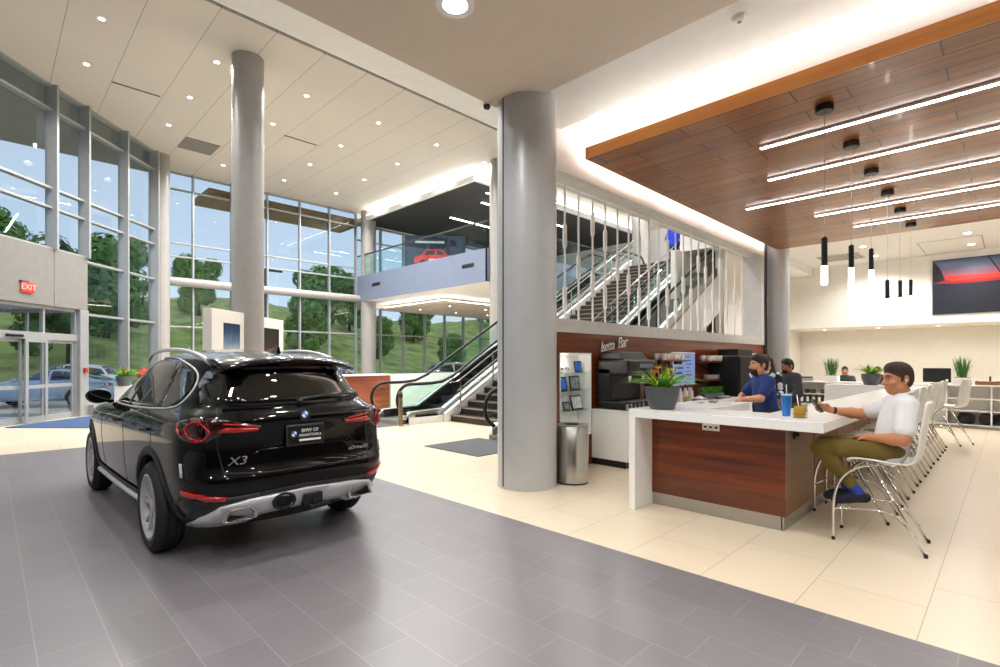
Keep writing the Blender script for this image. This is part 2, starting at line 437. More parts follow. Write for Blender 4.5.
def door(name, off, label):
    t = sempty(name, label, 'door', LW(0, off, 0), LTH)
    f = MB().box(-4, 2.2, -.09, .09, 2.1, 2.28).box(-4, 2.2, -.06, .06, 2.9, 2.98).box(2.14, 2.2, -.06, .06, 0, 2.98).box(-.03 + 1.15, .03 + 1.15, -.05, .05, 2.28, 2.9).box(-2.03, -1.97, -.05, .05, 0, 2.9)
    f.build('frame', m_mull, t, bevel=.004)
    MB().box(-4, 2.14, -.003, .003, 2.28, 2.9).build('transom_pane', m_glass, t)
    def leaf(x0, x1, y, w=.06):
        lf = MB().box(x0, x0 + w, y - .025, y + .025, .02, 2.1).box(x1 - w, x1, y - .025, y + .025, .02, 2.1)
        lf.box(x0 + w, x1 - w, y - .02, y + .02, .02, .16).box(x0 + w, x1 - w, y - .02, y + .02, 2.02, 2.1).box(x0 + w, x1 - w, y - .02, y + .02, .86, .95)
        l = lf.build('door_leaf', m_mull, t, bevel=.003)
        MB().box(x0 + w, x1 - w, y - .003, y + .003, .1, 2.06).build('pane', m_glass, l)
    leaf(.5, 1.15, -.13, .08); leaf(1.12, 2.14, 0); leaf(-.7, .55, 0); leaf(-2, -.75, -.13)
    return t
door('door_1', 0, 'sliding glass entrance doors with aluminium frames')
door('door_2', 2.6, 'outer glass doors of the entrance lobby')
vb = MB().box(2.2, 2.3, .1, 2.6, 0, .1).box(2.2, 2.3, .1, 2.6, 2.9, 3.0).box(2.22, 2.28, 1.3, 1.36, 0, 3).box(2.2, 2.3, 2.5, 2.65, 0, 3).box(-12, 2.3, .1, 2.75, 2.98, 3.3)
o = struct(vb.build('wall_vestibule', m_mull), 'aluminium framed side and roof of the entrance lobby', 'wall'); o.location = LA; o.rotation_euler = (0, 0, LTH)
# exit sign, call point, sensor
t = thing('exit_sign', 'small red lit exit sign on the grey panel over the entrance doors', 'sign', LW(.52, -.16, 3.36), LTH)
MB().box(-.17, .17, -.05, 0, -.13, .12).build('housing', M('exit sign housing', 'd5352a', .4, emit=.5), t, bevel=.01)
MB().box(-.2, .02, -.04, 0, .1, .15).build('bracket', m_dark, t)
text('lettering', 'EXIT', .2, M_emit('exit letters', 'ffc8b8', 1.6), (0, -.052, 0), (PI / 2, 0, 0), t, .002)
tag(MB().box(-.05, .05, -.22, -.16, 0, .14).build('fire_alarm_pull', M('alarm red', 'b3231f', .4), bevel=.01, loc=LW(2.35, 0, 1.22), rotz=LTH), 'small red fire alarm pull on the post beside the entrance doors', 'alarm')
t = thing('door_sensor', 'black motion sensor bar above the entrance doors', 'sensor', LW(.25, -.09, 2.17), LTH)
MB().box(-.22, .22, -.06, 0, -.035, .035).build('housing', m_black, t, bevel=.015); MB().box(-.18, .18, -.063, -.058, -.02, 0).build('lens', m_blackg, t)
rg = MB().prism([LW(-.15, -.25, 0)[:2], LW(2.35, -.35, 0)[:2], (3.5, 17.0), (2.7, 13.9), (.3, 16.45)], .002, .014)
tag(rg.build('entrance_mat', M('blue carpet mat', '3d567f', .95, var=.2, vs=60, bump=.4, bs=300)), 'blue carpet mat on the cream floor inside the entrance doors', 'mat')

# back glass wall
BY = 22.6
bx = [4.25, 5.64, 7.03, 8.45, 9.86, 11.26, 12.63]
names = ['bay beside the slim corner column', 'second bay from the slim corner column', 'bay behind the tall column', 'bay just right of the tall column', 'second bay right of the tall column', 'bay ending at the balcony']
for k in range(6):
    bay((0, BY, 0), 0, bx[k], bx[k + 1], [2.87, 4.55] + TZ, 0, HC, 'tall ' + names[k] + ' in the back glass wall', .055, .14, m_mull)
mx = [12.63 + 1.38 * k for k in range(10)]
ordw = ['first', 'second', 'third', 'fourth', 'fifth', 'sixth', 'seventh', 'eighth', 'ninth']
for k in range(9):
    bay((0, BY, 0), 0, mx[k], mx[k + 1], [2.87], 0, 4.2, ordw[k] + ' window bay under the balcony, counted from the tall glass', .06, .14, m_mull)
    bay((0, BY, 0), 0, mx[k], mx[k + 1], [7.45], 5.62, 8.2, ordw[k] + ' window bay behind the balcony, counted from the tall glass', .06, .14, m_mull)
struct(MB().box(12.7, 26, BY - .02, BY + .2, 8.2, 8.75).box(12.7, 26, BY - .02, BY + .2, 4.2, 5.62).build('wall_spandrel', m_white), 'white spandrel bands of the back wall', 'wall')
struct(MB().cyl((4.35, BY - .3, 4.55), (12.75, BY - .3, 4.55), .17, n=28).build('trim_5', m_col2, smooth='auto'), 'horizontal grey steel tube across the back glass wall', 'beam')
cw = LW(5.6, .05, 0)
struct(MB().prism([(cw[0], cw[1]), (cw[0] + .1, cw[1] - .1), (4.35, BY - .05), (4.2, BY + .05)], 0, HC).build('wall_corner', m_mull), 'short metal wall at the glass corner', 'wall')
# outside canopies
struct(MB().prism([l0[:2], l1[:2], (4.4, 22.75), (4.4, 23.3), (-12, 23.3), (-12, 8)], HC, HC + .3).build('roof', M('canopy soffit', '9b948b', .7)), 'roof overhang outside the entrance glass', 'roof')
struct(MB().box(6.25, 13, BY + .15, BY + 2.2, 8.22, 8.5).build('roof', M('canopy tan', '8a6c45', .7)), 'tan sunshade outside the back glass wall', 'roof')

# balcony
mz = MB().box(12.7, 26, 13.4, BY, 4.42, 5.6)
struct(mz.build('floor', m_white), 'upper floor slab', 'floor')
mz = MB()
for a, b in ((13.3, 15.2), (15.205, 17.65), (17.655, 20.1), (20.105, BY)): mz.box(12.66, 12.7, a, b, 4.42, 5.62)
mz.box(12.66, 25, 13.28, 13.4, 4.42, 5.62)
struct(mz.build('trim_6', m_fascia), 'blue grey metal fascia of the balcony', 'trim')
for y in (14.35, 20.75):
    v = thing('vent_grille', 'small black vent slot in the balcony fascia, ' + ('nearer the thick column' if y < 16 else 'nearer the back glass wall'), 'vent', (12.66, y, 5.1))
    MB().box(-.012, 0, -.33, .33, -.07, .07).build('frame', m_black, v); 
    for k in range(4): MB().box(-.02, -.01, -.3, .3, -.05 + k * .03, -.04 + k * .03).build('slat', m_dark, v)
rl = thing('balcony_railing', 'glass balcony railing with dark handrail above the blue grey fascia', 'railing', (12.72, 13.4, 5.6))
MB().box(-.02, .02, 0, BY - 13.4, 1.0, 1.05).box(0, 12, -.06, -.02, 1.0, 1.05).build('handrail', m_dark, rl)
for k in range(7):
    MB().box(-.006, .006, k * 1.31 + .01, k * 1.31 + 1.3, .02, 1.0).build('glass_panel', m_rail_glass, rl)
for k in range(4): MB().box(k * 1.4 + .05, k * 1.4 + 1.4, -.05, -.04, .02, 1.0).build('glass_panel', m_rail_glass, rl)
bc = MB().box(12.9, 26, 14.25, BY, 8.3, 8.36); bc.cur = 1
bc.box(12.75, 12.9, 14.1, BY, 8.28, 8.48).box(12.9, 26, 14.1, 14.25, 8.28, 8.48)
struct(bc.build('ceiling', [M('black ceiling', '26221f', .7), m_white]), 'black dropped ceiling with white edge over the balcony', 'ceiling')
struct(MB().box(12.75, 26, 14.1, BY, HC - .02, HC + .2).build('ceiling', m_ceilw), 'white ceiling above the black dropped ceiling', 'ceiling')
tag(MB().box(12.8, 12.88, 14.2, BY - .2, 8.5, 8.53).box(12.9, 25, 14.16, 14.22, 8.5, 8.53).build('cove_light', M_emit('cove strip balcony', 'fff8ee', 22)), 'glowing cove strip along the edge of the black ceiling', 'light')
tray = MB().box(14.0, 25.5, 17.5, BY, 4.1, 4.2)
struct(tray.build('ceiling', m_soffit), 'dropped beige ceiling tray under the balcony', 'ceiling')
tag(MB().box(14.1, 14.2, 17.6, BY - .3, 4.21, 4.24).box(14.2, 25, 17.6, 17.7, 4.21, 4.24).build('cove_light', M_emit('cove strip low', 'fff8ee', 14)), 'glowing cove strip over the beige tray under the balcony', 'light')

# ---------------------------------------------------------------- ceiling fittings
def downlight(x, y, z, r, label, group, power, root=None, spot=True):
    if root is None:
        t = thing('downlight', label, 'light', (x, y, z), 0, group)
        MB().lathe([(r * .8, -.004), (r * 1.25, -.006), (r * 1.25, 0), (r * .8, .002)], n=24, cap=False).build('trim_ring', m_white, t, smooth='auto')
        MB().lathe([(0, -.002), (r * .82, -.002), (r * .82, .001)], n=24).build('lens', m_bulb, t)
    else: t = dup(root, (x, y, z), None, label, group)
    if power:
        ld = bpy.data.lights.new('downlight lamp', 'SPOT'); ld.energy = power; ld.spot_size = R(150); ld.spot_blend = .6; ld.shadow_soft_size = .12; ld.color = (1, .985, .965)
        lo = bpy.data.objects.new('downlight_lamp', ld); C.objects.link(lo); lo.location = (x, y, z - .05)
    return t
P_HI = 500; P_LO = 260
root = None
for x in (-2.8, -.55, 1.69, 3.9, 6.12, 8.35, 10.57, 12.74):
    for y in (13.55, 15.88, 18.2, 20.52):
        s = Vector((x - LA.x, y - LA.y)).dot(Vector((-math.sin(LTH), math.cos(LTH))))
        if s > -.8 or (x > 12 and y > 16.5 and y < 18): continue
        if x > 12: y_ = y
        t = downlight(x, y, HC, .07, 'small bright recessed downlight in the high beige ceiling', 'downlights in the high ceiling', P_HI, root)
        root = root or t
root = None
for x, y in ((7.5, 7.5), (11, 7.5), (14.5, 7.5), (18, 8), (22, 8), (7.5, 10.2), (11, 10.2), (14.5, 10.2), (18, 10.5), (22, 10.5), (1.5, 8.2), (-2.5, 8.2)):
    t = downlight(x, y, HC + .02, .085, 'recessed downlight in the white ceiling above the stairs', 'downlights above the stairs', 420, root); root = root or t
big = downlight(2.97, 3.54, 4.75, .14, 'large round downlight in the low beige soffit', None, 175)
root = None
for x, y in ((.4, 3.54), (-2.2, 3.54), (2.97, 1.0), (.4, 1.0), (-2.2, 1.0), (2.97, -1.6), (.4, -1.6), (-2.2, -1.6), (2.97, -4.2), (.4, -4.2)):  # unseen lamps, added out of view to light the near floor
    t = downlight(x, y, 4.75, .14, 'added unseen round downlight further back in the low soffit', 'added downlights in the low soffit', 175, root); root = root or t
root = None
for x, y in ((15.3, 3), (15.3, .8), (15.3, -1.5), (17.6, 3), (17.6, .8), (17.6, -1.5), (19.4, 3), (19.4, .8), (19.4, -1.5)):
    t = downlight(x, y, 4.8, .09, 'recessed downlight in the white ceiling beyond the wood panel', 'downlights beyond the wood panel', 250, root); root = root or t
root = None
for y in (4.9, 3.3, 1.7, .1, -1.5):
    t = downlight(21.9, y, 2.7, .08, 'recessed downlight under the cream bulkhead, washing the back wall', 'downlights under the cream bulkhead', 30, root); root = root or t
root = None
for x, y in ((15.2, 18.5), (17.5, 18.5), (19.8, 18.5), (15.2, 20.8), (17.5, 20.8), (19.8, 20.8)):
    t = downlight(x, y, 4.1, .07, 'small downlight in the beige tray under the balcony', 'downlights under the balcony', 60, root); root = root or t
root = None
for x, y in ((14.2, 14.9), (16.5, 15.6), (19, 16.5)):
    t = downlight(x, y, 8.3, .09, 'bright spotlight in the black ceiling over the balcony', 'spotlights in the black ceiling', 90, root); root = root or t
# vents and detectors
t = thing('ceiling_vent', 'square grey louvred vent in the high ceiling', 'vent', (5.0, 19.28, HC))
MB().box(-.5, .5, -.55, .55, -.02, 0).build('frame', M('vent taupe', '8d857b', .6), t)
for k in range(12): MB().box(-.46, .46, -.5 + k * .085, -.46 + k * .085, -.03, -.015).build('slat', m_panelgrey, t)
for x0, x1, lab in ((6.67, 7.77, 'dark linear slot diffuser in the high ceiling, right of the tall column'), (2.25, 3.32, 'dark linear slot diffuser in the high ceiling, above the entrance glass')):
    t = thing('slot_diffuser', lab, 'vent', (x0, 16.4, HC)); MB().box(0, x1 - x0, -.035, .035, -.01, 0).build('frame', m_panelgrey, t); MB().box(.02, x1 - x0 - .02, -.02, .02, -.013, -.005).build('slot', m_slot, t)
t = thing('smoke_detector', 'white round smoke detector on the white ceiling strip', 'detector', (5.02, 1.82, 4.8))
MB().lathe([(.03, -.05), (.055, -.04), (.07, -.015), (.07, 0)]).build('body', m_white, t, smooth='auto'); MB().lathe([(0, -.055), (.02, -.055), (.025, -.045)]).build('sensor', m_panelgrey, t)
t = thing('security_camera', 'small black dome camera at the soffit edge left of the thick column', 'camera', (4.37, 4.6, 4.75))
MB().lathe([(.05, -.03), (.05, 0)]).build('mount', m_white, t); MB().lathe([(0, -.09), (.03, -.08), (.045, -.05), (.045, -.03)]).build('dome', m_blackg, t, smooth=True)
t = thing('ceiling_diffuser', 'grey louvred air diffuser in the white ceiling beyond the wood panel', 'vent', (18.9, 3.8, 4.8))
MB().box(-.55, .55, -.55, .55, -.015, 0).build('frame', M('diffuser grey', 'b9b5ad', .6), t)
for k in range(9): MB().box(-.5, .5, -.5 + k * .115, -.45 + k * .115, -.025, -.01).build('slat', M('diffuser slat', '9b968e', .6), t)
t = thing('access_panel', 'flush access panel outline in the white ceiling before the picture', 'panel', (19.2, 1.2, 4.796))
MB().box(-1.1, 1.1, .64, .66, -.004, 0).box(-1.1, 1.1, -.66, -.64, -.004, 0).box(-1.1, -1.08, -.66, .66, -.004, 0).box(1.08, 1.1, -.66, .66, -.004, 0).build('joint', m_panelgrey, t)
# LED lines in wood ceiling
for k, (x, y1) in enumerate(((7.26, 2.37), (8.62, 2.70), (9.98, 3.5), (11.4, 2.72), (12.87, 2.36))):
    t = thing('linear_light', 'long white LED line under the wood ceiling, %s from the panel front edge' % ordw[k], 'light', (x, y1, 4.4), 0)
    MB().box(-.03, .03, -6.2, 0, -.03, 0).build('housing', m_white, t)
    MB().box(-.026, .026, -6.19, -.01, -.036, -.029).build('diffuser', m_led, t)
# line lights in black ceiling
for k, (x0, x1, y) in enumerate(((14.8, 20.5, 15.9), (15.3, 21, 18.6), (14.2, 16.0, 14.8))):
    t = thing('linear_light', 'white LED line in the black ceiling, ' + ('the longer upper one', 'the one nearest the windows', 'short one by the balcony corner')[k], 'light', (x0, y, 8.3))
    MB().box(0, x1 - x0, -.05, .05, -.03, 0).build('housing', m_white, t); MB().box(.01, x1 - x0 - .01, -.045, .045, -.036, -.029).build('diffuser', m_led, t)
# pendants
pz = ((6.6, 2.92, 2.61), (7.95, 3.05, 2.76), (9.29, 3.21, 2.9), (10.68, 2.9, 2.59), (12.07, 3.05, 2.73), (13.5, 3.22, 2.9))
for k, (x, zt, zm) in enumerate(pz):
    t = thing('pendant_light', 'slim black and white tube pendant over the bar, %s from the near bar end' % ordw[k], 'light', (x, 1.48, 4.4), 0, 'tube pendants over the bar')
    MB().lathe([(0, -.075), (.085, -.075), (.09, -.07), (.09, 0)], n=32).build('canopy', m_black, t, smooth='auto')
    MB().cyl((0, 0, -.07), (0, 0, zt - 4.4), .004, n=8).build('cord', M('pendant cord', 'd8c8b0', .6), t)
    MB().lathe([(.006, zt - 4.4 + .02), (.03, zt - 4.4), (.03, zm - 4.4)]).build('tube', m_black, t, smooth='auto')
    MB().lathe([(0, -2.0), (.027, -2.0), (.03, -1.99), (.03, zm - 4.4)]).build('diffuser', m_pend, t, smooth='auto')
# ---------------------------------------------------------------- cars
def catmull(P, n):
    out = []
    for i in range(len(P) - 1):
        p0 = P[max(i - 1, 0)]; p1 = P[i]; p2 = P[i + 1]; p3 = P[min(i + 2, len(P) - 1)]
        for k in range(n):
            t = k / n
            out.append(tuple(.5 * (2 * b + (c - a) * t + (2 * a - 5 * b + 4 * c - d) * t * t + (3 * b - a - 3 * c + d) * t ** 3) for a, b, c, d in zip(p0, p1, p2, p3)))
    out.append(P[-1]); return out
def car_shell(levels, wheels, wr, half_w, mats, rear_round=.13, sub=2):
    """levels bottom-up: (w_front, w_rear, half width, v_front, v_rear, half width at rear corner factor). Returns evaluated closed mesh + BVH"""
    rows = []
    for (wf, wre, a, vf, vr, rc) in levels:
        L = vf - vr; pts = []
        plan = [(0, vf), (.45, vf - .03), (.8, vf - .13), (.955, vf - .42)]
        plan = [(p * a, v) for p, v in plan]
        for f in (.28, .5, .72): plan.append((a, vf - .42 - (L - .8) * (f - .1)))
        plan += [(a * .985 * (.5 + .5 * rc), vr + .46), (a * rc * .97, vr + .22), (a * rc * .86, vr + .085), (a * rc * .62, vr + .03), (a * rc * .32, vr + .006), (0, vr)]
        for p, v in plan:
            t = (v - vr) / max(L, .01); pts.append((p, v, wre + (wf - wre) * t))
        rows.append(pts)
    mb = MB(); n = len(rows[0])
    ringlen = 2 * n - 2
    for pts in rows:
        full = pts + [(-p[0], p[1], p[2]) for p in pts[-2:0:-1]]
        mb.v += full
    for i in range(len(rows) - 1):
        for k in range(ringlen):
            k2 = (k + 1) % ringlen
            mb.f.append([i * ringlen + k, i * ringlen + k2, (i + 1) * ringlen + k2, (i + 1) * ringlen + k]); mb.mi.append(0)
    # caps as strips between mirrored points
    for base, rev in ((0, False), ((len(rows) - 1) * ringlen, True)):
        for k in range(n - 1):
            a = base + k; b = base + k + 1; a2 = base + (ringlen - k) % ringlen; b2 = base + (ringlen - k - 1) % ringlen
            f = [a, b, b2, a2]; f = [i for j, i in enumerate(f) if i not in f[:j]]
            if len(f) > 2: mb.f.append(f); mb.mi.append(0)
    o = mb.build('tmp', mats[0], None, smooth=True, sub=sub)
    cut = MB()
    for v in wheels:
        for s in (1, -1): cut.cyl((s * (half_w - .30), v, wr + .005), (s * (half_w + .2), v, wr + .005), wr + .055, n=40)
    c = cut.build('cut', mats[0]); md = o.modifiers.new('b', 'BOOLEAN'); md.object = c; md.operation = 'DIFFERENCE'; md.solver = 'EXACT'
    dg = bpy.context.evaluated_depsgraph_get(); dg.update()
    me = bpy.data.meshes.new_from_object(o.evaluated_get(dg))
    md.show_viewport = False; dg.update()
    m2 = o.evaluated_get(dg).to_mesh(); vv = [v.co.copy() for v in m2.vertices]; ff = [list(p.vertices) for p in m2.polygons]
    bvh = BVHTree.FromPolygons(vv, ff)
    bpy.data.objects.remove(o); bpy.data.objects.remove(c)
    me.materials.clear()
    for m in mats: me.materials.append(m)
    for p in me.polygons:
        p.use_smooth = True
        cx = p.center; p.material_index = 0
        for v in wheels:
            d = math.hypot(cx.y - v, cx.z - wr - .005)
            if d < wr + .062 and abs(cx.x) < half_w + .1 and (abs(d - wr - .055) < .02 or abs(abs(cx.x) - half_w + .30) < .02): p.material_index = 1
    try: me.set_sharp_from_angle(angle=R(38))
    except Exception: pass
    return me, bvh
def hit(bvh, o, d):
    r = bvh.ray_cast(Vector(o), Vector(d)); return (r[0], r[1]) if r[0] is not None else (None, None)
def side_pt(bvh, s, v, w, off=.004):
    p, n = hit(bvh, (s * 3, v, w), (-s, 0, 0))
    if p is None: return Vector((s * .5, v, w))
    if n.x * s < 0: n = -n
    return p + n * off
def rear_pt(bvh, u, w, off=.004):
    p, n = hit(bvh, (u, -5, w), (0, 1, 0))
    if p is None: return Vector((u, -.9, w))
    if n.y > 0: n = -n
    return p + n * off
def fill_poly(poly, step):
    """grid fill of polygon with boundary-conforming triangles: returns verts2d, faces"""
    bm = bmesh.new()
    vs = [bm.verts.new((p[0], p[1], 0)) for p in poly]; f = bm.faces.new(vs)
    lo = [min(p[k] for p in poly) for k in (0, 1)]; hi = [max(p[k] for p in poly) for k in (0, 1)]
    for k in (0, 1):
        x = lo[k] + step
        while x < hi[k] - 1e-4:
            co = [0, 0, 0]; no = [0, 0, 0]; co[k] = x; no[k] = 1
            bmesh.ops.bisect_plane(bm, geom=bm.verts[:] + bm.edges[:] + bm.faces[:], plane_co=co, plane_no=no); x += step
    bmesh.ops.triangulate(bm, faces=[f for f in bm.faces if len(f.verts) > 4])
    bm.verts.index_update()
    r = [v.co.copy() for v in bm.verts], [[v.index for v in f.verts] for f in bm.faces]; bm.free(); return r
def patch(name, poly, proj, mat, parent, step=.06, thick=.008, smooth=True):
    """a panel lying on the body: polygon in a 2D view projected onto the surface, with thickness"""
    vs, fs = fill_poly(poly, step); mb = MB(); mb.add([proj(v.x, v.y) for v in vs], fs)
    o = mb.build(name, mat, parent, smooth=smooth)
    md = o.modifiers.new('solid', 'SOLIDIFY'); md.thickness = thick; md.offset = 0
    return o
def strip(name, pts, proj, r, mat, parent, closed=False, n=6, dens=4, straight=False):
    P = []
    m = len(pts)
    for i in range(m if closed else m - 1):
        a = pts[i]; b = pts[(i + 1) % m]
        for k in range(dens): P.append(proj(a[0] + (b[0] - a[0]) * k / dens, a[1] + (b[1] - a[1]) * k / dens))
    if not closed: P.append(proj(*pts[-1]))
    return MB().ring(P, r, n, closed=closed).build(name, mat, parent, smooth=True)

m_paint = M('black car paint', '030304', .3, 0, 1., .06, var=.02)
m_paint.node_tree.nodes['Principled BSDF'].inputs['Coat IOR'].default_value = 1.38
m_carglass = M('dark car glass', '0a0c0d', .03, 0, .6, .6, var=.02)
m_clad = M('matte black cladding', '131314', .5, var=.06)
m_satin = M('satin silver trim', 'cdcfd3', .35, .3, var=.03)
m_redlamp = M('red lamp lens', 'b01418', .12, 0, .8, var=.1)
m_lampdark = M('smoked lamp lens', '240508', .08, 0, 1.)
m_tyre = M('tyre rubber', '141414', .7, var=.1, vs=40)
m_alloy = M('alloy silver', 'c3c5c8', .25, .5, var=.03)

def make_wheel(parent, loc, s, wr, w=.235, spokes=5, rimmat=None, name='wheel'):
    """tyre mesh with a rim child; axis along x, outer face towards s"""
    rr = wr * .71
    T = Matrix.Rotation(PI / 2 * s, 4, 'Y')
    pf = [(rr - .02, -w / 2 + .02), (rr + .01, -w / 2 + .005), (wr - .045, -w / 2), (wr - .012, -w / 2 + .025), (wr, -w / 2 + .05), (wr, -.04), (wr - .008, -.036), (wr - .008, -.028), (wr, -.024), (wr, .024), (wr - .008, .028), (wr - .008, .036), (wr, .04), (wr, w / 2 - .05), (wr - .012, w / 2 - .025), (wr - .045, w / 2), (rr + .012, w / 2 - .004), (rr - .004, w / 2 - .02), (rr - .03, w / 2 - .06), (rr - .04, -w / 2 + .03), (rr - .02, -w / 2 + .02)]
    o = MB().lathe(pf, n=56, T=T).build(name, m_tyre, parent, smooth='auto'); o.location = loc
    rm = MB()
    rm.lathe([(rr - .045, -.05), (rr - .035, w / 2 - .05), (rr + .004, w / 2 - .016), (rr + .006, w / 2 - .008), (rr - .008, w / 2 - .006), (rr - .03, w / 2 - .03), (rr - .04, w / 2 - .06)], n=48, T=T, cap=False)
    z = w / 2 - .035
    for k in range(spokes):
        for da in (-.17, .17):
            a0 = 2 * PI * k / spokes + da * .5; a1 = 2 * PI * k / spokes + da * 1.35
            p0 = Vector((.05 * math.cos(a0), .05 * math.sin(a0), z - .012)); p1 = Vector(((rr - .02) * math.cos(a1), (rr - .02) * math.sin(a1), z + .008))
            t = (p1 - p0).normalized(); n_ = Vector((0, 0, 1)); b = t.cross(n_).normalized()
            vs = []
            for p, hw, th in ((p0, .024, .05), (p1, .019, .035)):
                for sb, sn in ((-1, -1), (1, -1), (.7, 0), (-.7, 0)): vs.append(T @ (p + b * hw * sb + n_ * (th * sn)))
            rm.add(vs, [(0, 1, 2, 3), (4, 7, 6, 5), (0, 4, 5, 1), (1, 5, 6, 2), (2, 6, 7, 3), (3, 7, 4, 0)])
    rm.lathe([(0, z + .006), (.03, z + .006), (.055, z - .002), (.062, z - .05)], n=24, T=T)
    r = rm.build('rim', rimmat or m_alloy, o, smooth='auto')
    d = MB().lathe([(0, -.045), (rr * .74, -.045), (rr * .74, -.02), (0, -.02)], n=40, T=T).build('brake_disc', M_DISC, o)
    return o
M_DISC = M('brake disc', '55585a', .35, .8)

SUV_O = (1.81, 4.98, 0)
suv = thing('suv', 'glossy black SUV parked on the grey tiles with its tailgate to the viewer', 'car', SUV_O, R(.9)); suv.scale = (.96, 1, 1)
lv = [ # wf, wr, a, vf, vr, rear factor
    (.24, .26, .78, 3.40, -.66, .9), (.25, .31, .87, 3.55, -.79, .9), (.40, .43, .915, 3.66, -.90, .93), (.55, .58, .935, 3.70, -.945, .95), (.63, .68, .94, 3.70, -.95, .955),
    (.67, .72, .943, 3.69, -.915, .955), (.82, .89, .948, 3.66, -.885, .95), (.91, 1.01, .948, 3.60, -.90, .945), (.98, 1.10, .932, 3.42, -.92, .93), (1.04, 1.155, .905, 3.1, -.88, .905),
    (1.08, 1.19, .88, 2.42, -.825, .875), (1.115, 1.22, .866, 2.30, -.80, .86), (1.31, 1.34, .785, 1.93, -.73, .845), (1.50, 1.445, .705, 1.5, -.655, .84), (1.585, 1.505, .66, 1.25, -.69, .84), (1.63, 1.54, .60, 1.1, -.675, .86),
    (1.665, 1.585, .42, .92, -.55, .95), (1.68, 1.62, .12, .7, -.2, .95)]
AX = (0, 2.864); WR = .365
me, bvh = car_shell(lv, AX, WR, .95, [m_paint, m_clad])
body = bpy.data.objects.new('body', me); C.objects.link(body); body.parent = suv
sp = lambda s: (lambda v, w: side_pt(bvh, s, v, w)); rp = lambda u, w: rear_pt(bvh, u, w)
for s in (-1, 1):
    P = sp(s)
    for v in AX:
        w_ = make_wheel(suv, (s * (.94 - .108), v, WR), s, WR, .215)
    # glazing
    patch('front_door_window', [(1.98, 1.145), (1.70, 1.31), (1.38, 1.46), (1.16, 1.53), (1.02, 1.548), (.97, 1.15)], P, m_carglass, suv, step=.035)
    patch('rear_door_window', [(.91, 1.15), (.94, 1.55), (.6, 1.557), (.35, 1.547), (.15, 1.527), (.04, 1.175)], P, m_carglass, suv, step=.035)
    patch('quarter_window', [(-.01, 1.18), (.09, 1.52), (-.08, 1.49), (-.22, 1.445), (-.31, 1.38), (-.345, 1.30), (-.31, 1.225), (-.22, 1.192)], P, m_carglass, suv, step=.03, thick=.014)
    ol = catmull([(2.08, 1.12), (1.72, 1.325), (1.4, 1.478), (1.08, 1.56), (.6, 1.58), (.25, 1.564), (-.06, 1.515), (-.25, 1.455), (-.345, 1.385), (-.38, 1.30), (-.345, 1.21), (-.22, 1.175), (0, 1.158), (.9, 1.128), (2.08, 1.12)], 4)[:-1]
    strip('window_trim', ol, P, .008, m_satin, suv, closed=True, dens=2)
    patch('pillar_trim', [(.975, 1.15), (1.02, 1.548), (.94, 1.55), (.905, 1.15)], P, m_blackg, suv, thick=.012)
    patch('pillar_trim', [(.04, 1.175), (.15, 1.527), (.09, 1.52), (-.005, 1.18)], P, m_blackg, suv, thick=.012)
    # door seams, handles
    for sm in ([(1.98, 1.1), (2.02, .8), (1.95, .5), (1.9, .36)], [(.93, 1.12), (.90, .8), (.88, .36)], [(-.0, 1.15), (-.04, .9), (.2, .66), (.42, .5), (.5, .36)]):
        strip('door_seam', sm, lambda v, w: side_pt(bvh, s, v, w, -.001), .004, m_black, suv, dens=5)
    for v0 in (1.08, .06):
        hp = [P(v0 + .02, .985) + Vector((s * .0, 0, 0)), P(v0 + .06, .988) + Vector((s * .03, 0, 0)), P(v0 + .2, .985) + Vector((s * .032, 0, 0)), P(v0 + .245, .98)]
        MB().ring(smooth_path(hp, 4), .013, 8).build('door_handle', m_paint, suv, smooth=True)
    # cladding around the arches and the sill
    for v in AX:
        def archp(a, rad): 
            return side_pt(bvh, s, v + rad * math.cos(a), max(WR + rad * math.sin(a), .3), .012)
        ring = MB(); A = [R(-14 + 208 * k / 32) for k in range(33)]
        ring.grid(lambda i, j: archp(R(-14 + 208 * i), WR + (.058, .075, .115, .13)[int(round(j * 3))]) - Vector((s * (.03 if j < .1 else (0. if j < .9 else .012)), 0, 0)), 33, 4)
        ring.build('arch_cladding', m_clad, suv, smooth=True)
    sill = MB().grid(lambda i, j: side_pt(bvh, s, .44 + 1.98 * i, .30 + .12 * j, .012), 14, 4); sill.build('sill_cladding', m_clad, suv, smooth=True)
    MB().ring([P(.5 + 1.86 * k / 12, .335) + Vector((s * .018, 0, 0)) for k in range(13)], .026, 8).build('sill_trim', m_satin, suv, smooth=True)
    # roof rail
    rl_ = [(s * .62, 1.40, 1.56), (s * .625, 1.2, 1.625), (s * .615, .7, 1.655), (s * .60, .2, 1.64), (s * .585, -.2, 1.59), (s * .575, -.42, 1.53)]
    MB().ring(smooth_path(rl_, 6), .019, 10).build('roof_rail', m_satin, suv, smooth=True)
    # door mirror
    mm = MB().ring(smooth_path([(s * .86, 1.90, 1.12), (s * .91, 1.88, 1.13), (s * .95, 1.87, 1.16)], 4), .022, 8)
    mm.grid(lambda i, j: Vector((s * .99 + .115 * math.cos(2 * PI * i) * math.sin(PI * j) ** .6, 1.90 - .07 * math.cos(PI * j) + .03 * (1 - math.cos(PI * j)) / 2, 1.18 + .08 * math.sin(2 * PI * i) * math.sin(PI * j) ** .6)), 24, 10, True)
    mo = mm.build('door_mirror', m_paint, suv, smooth=True)
    MB().lathe([(0, 0), (.1, 0), (.1, .004), (0, .004)], n=28, T=Matrix.Translation((s * .99, 1.828, 1.18)) @ Matrix.Rotation(PI / 2, 4, 'X') @ Matrix.Diagonal((1.05, .7, 1, 1))).build('mirror_glass', m_carglass, mo)
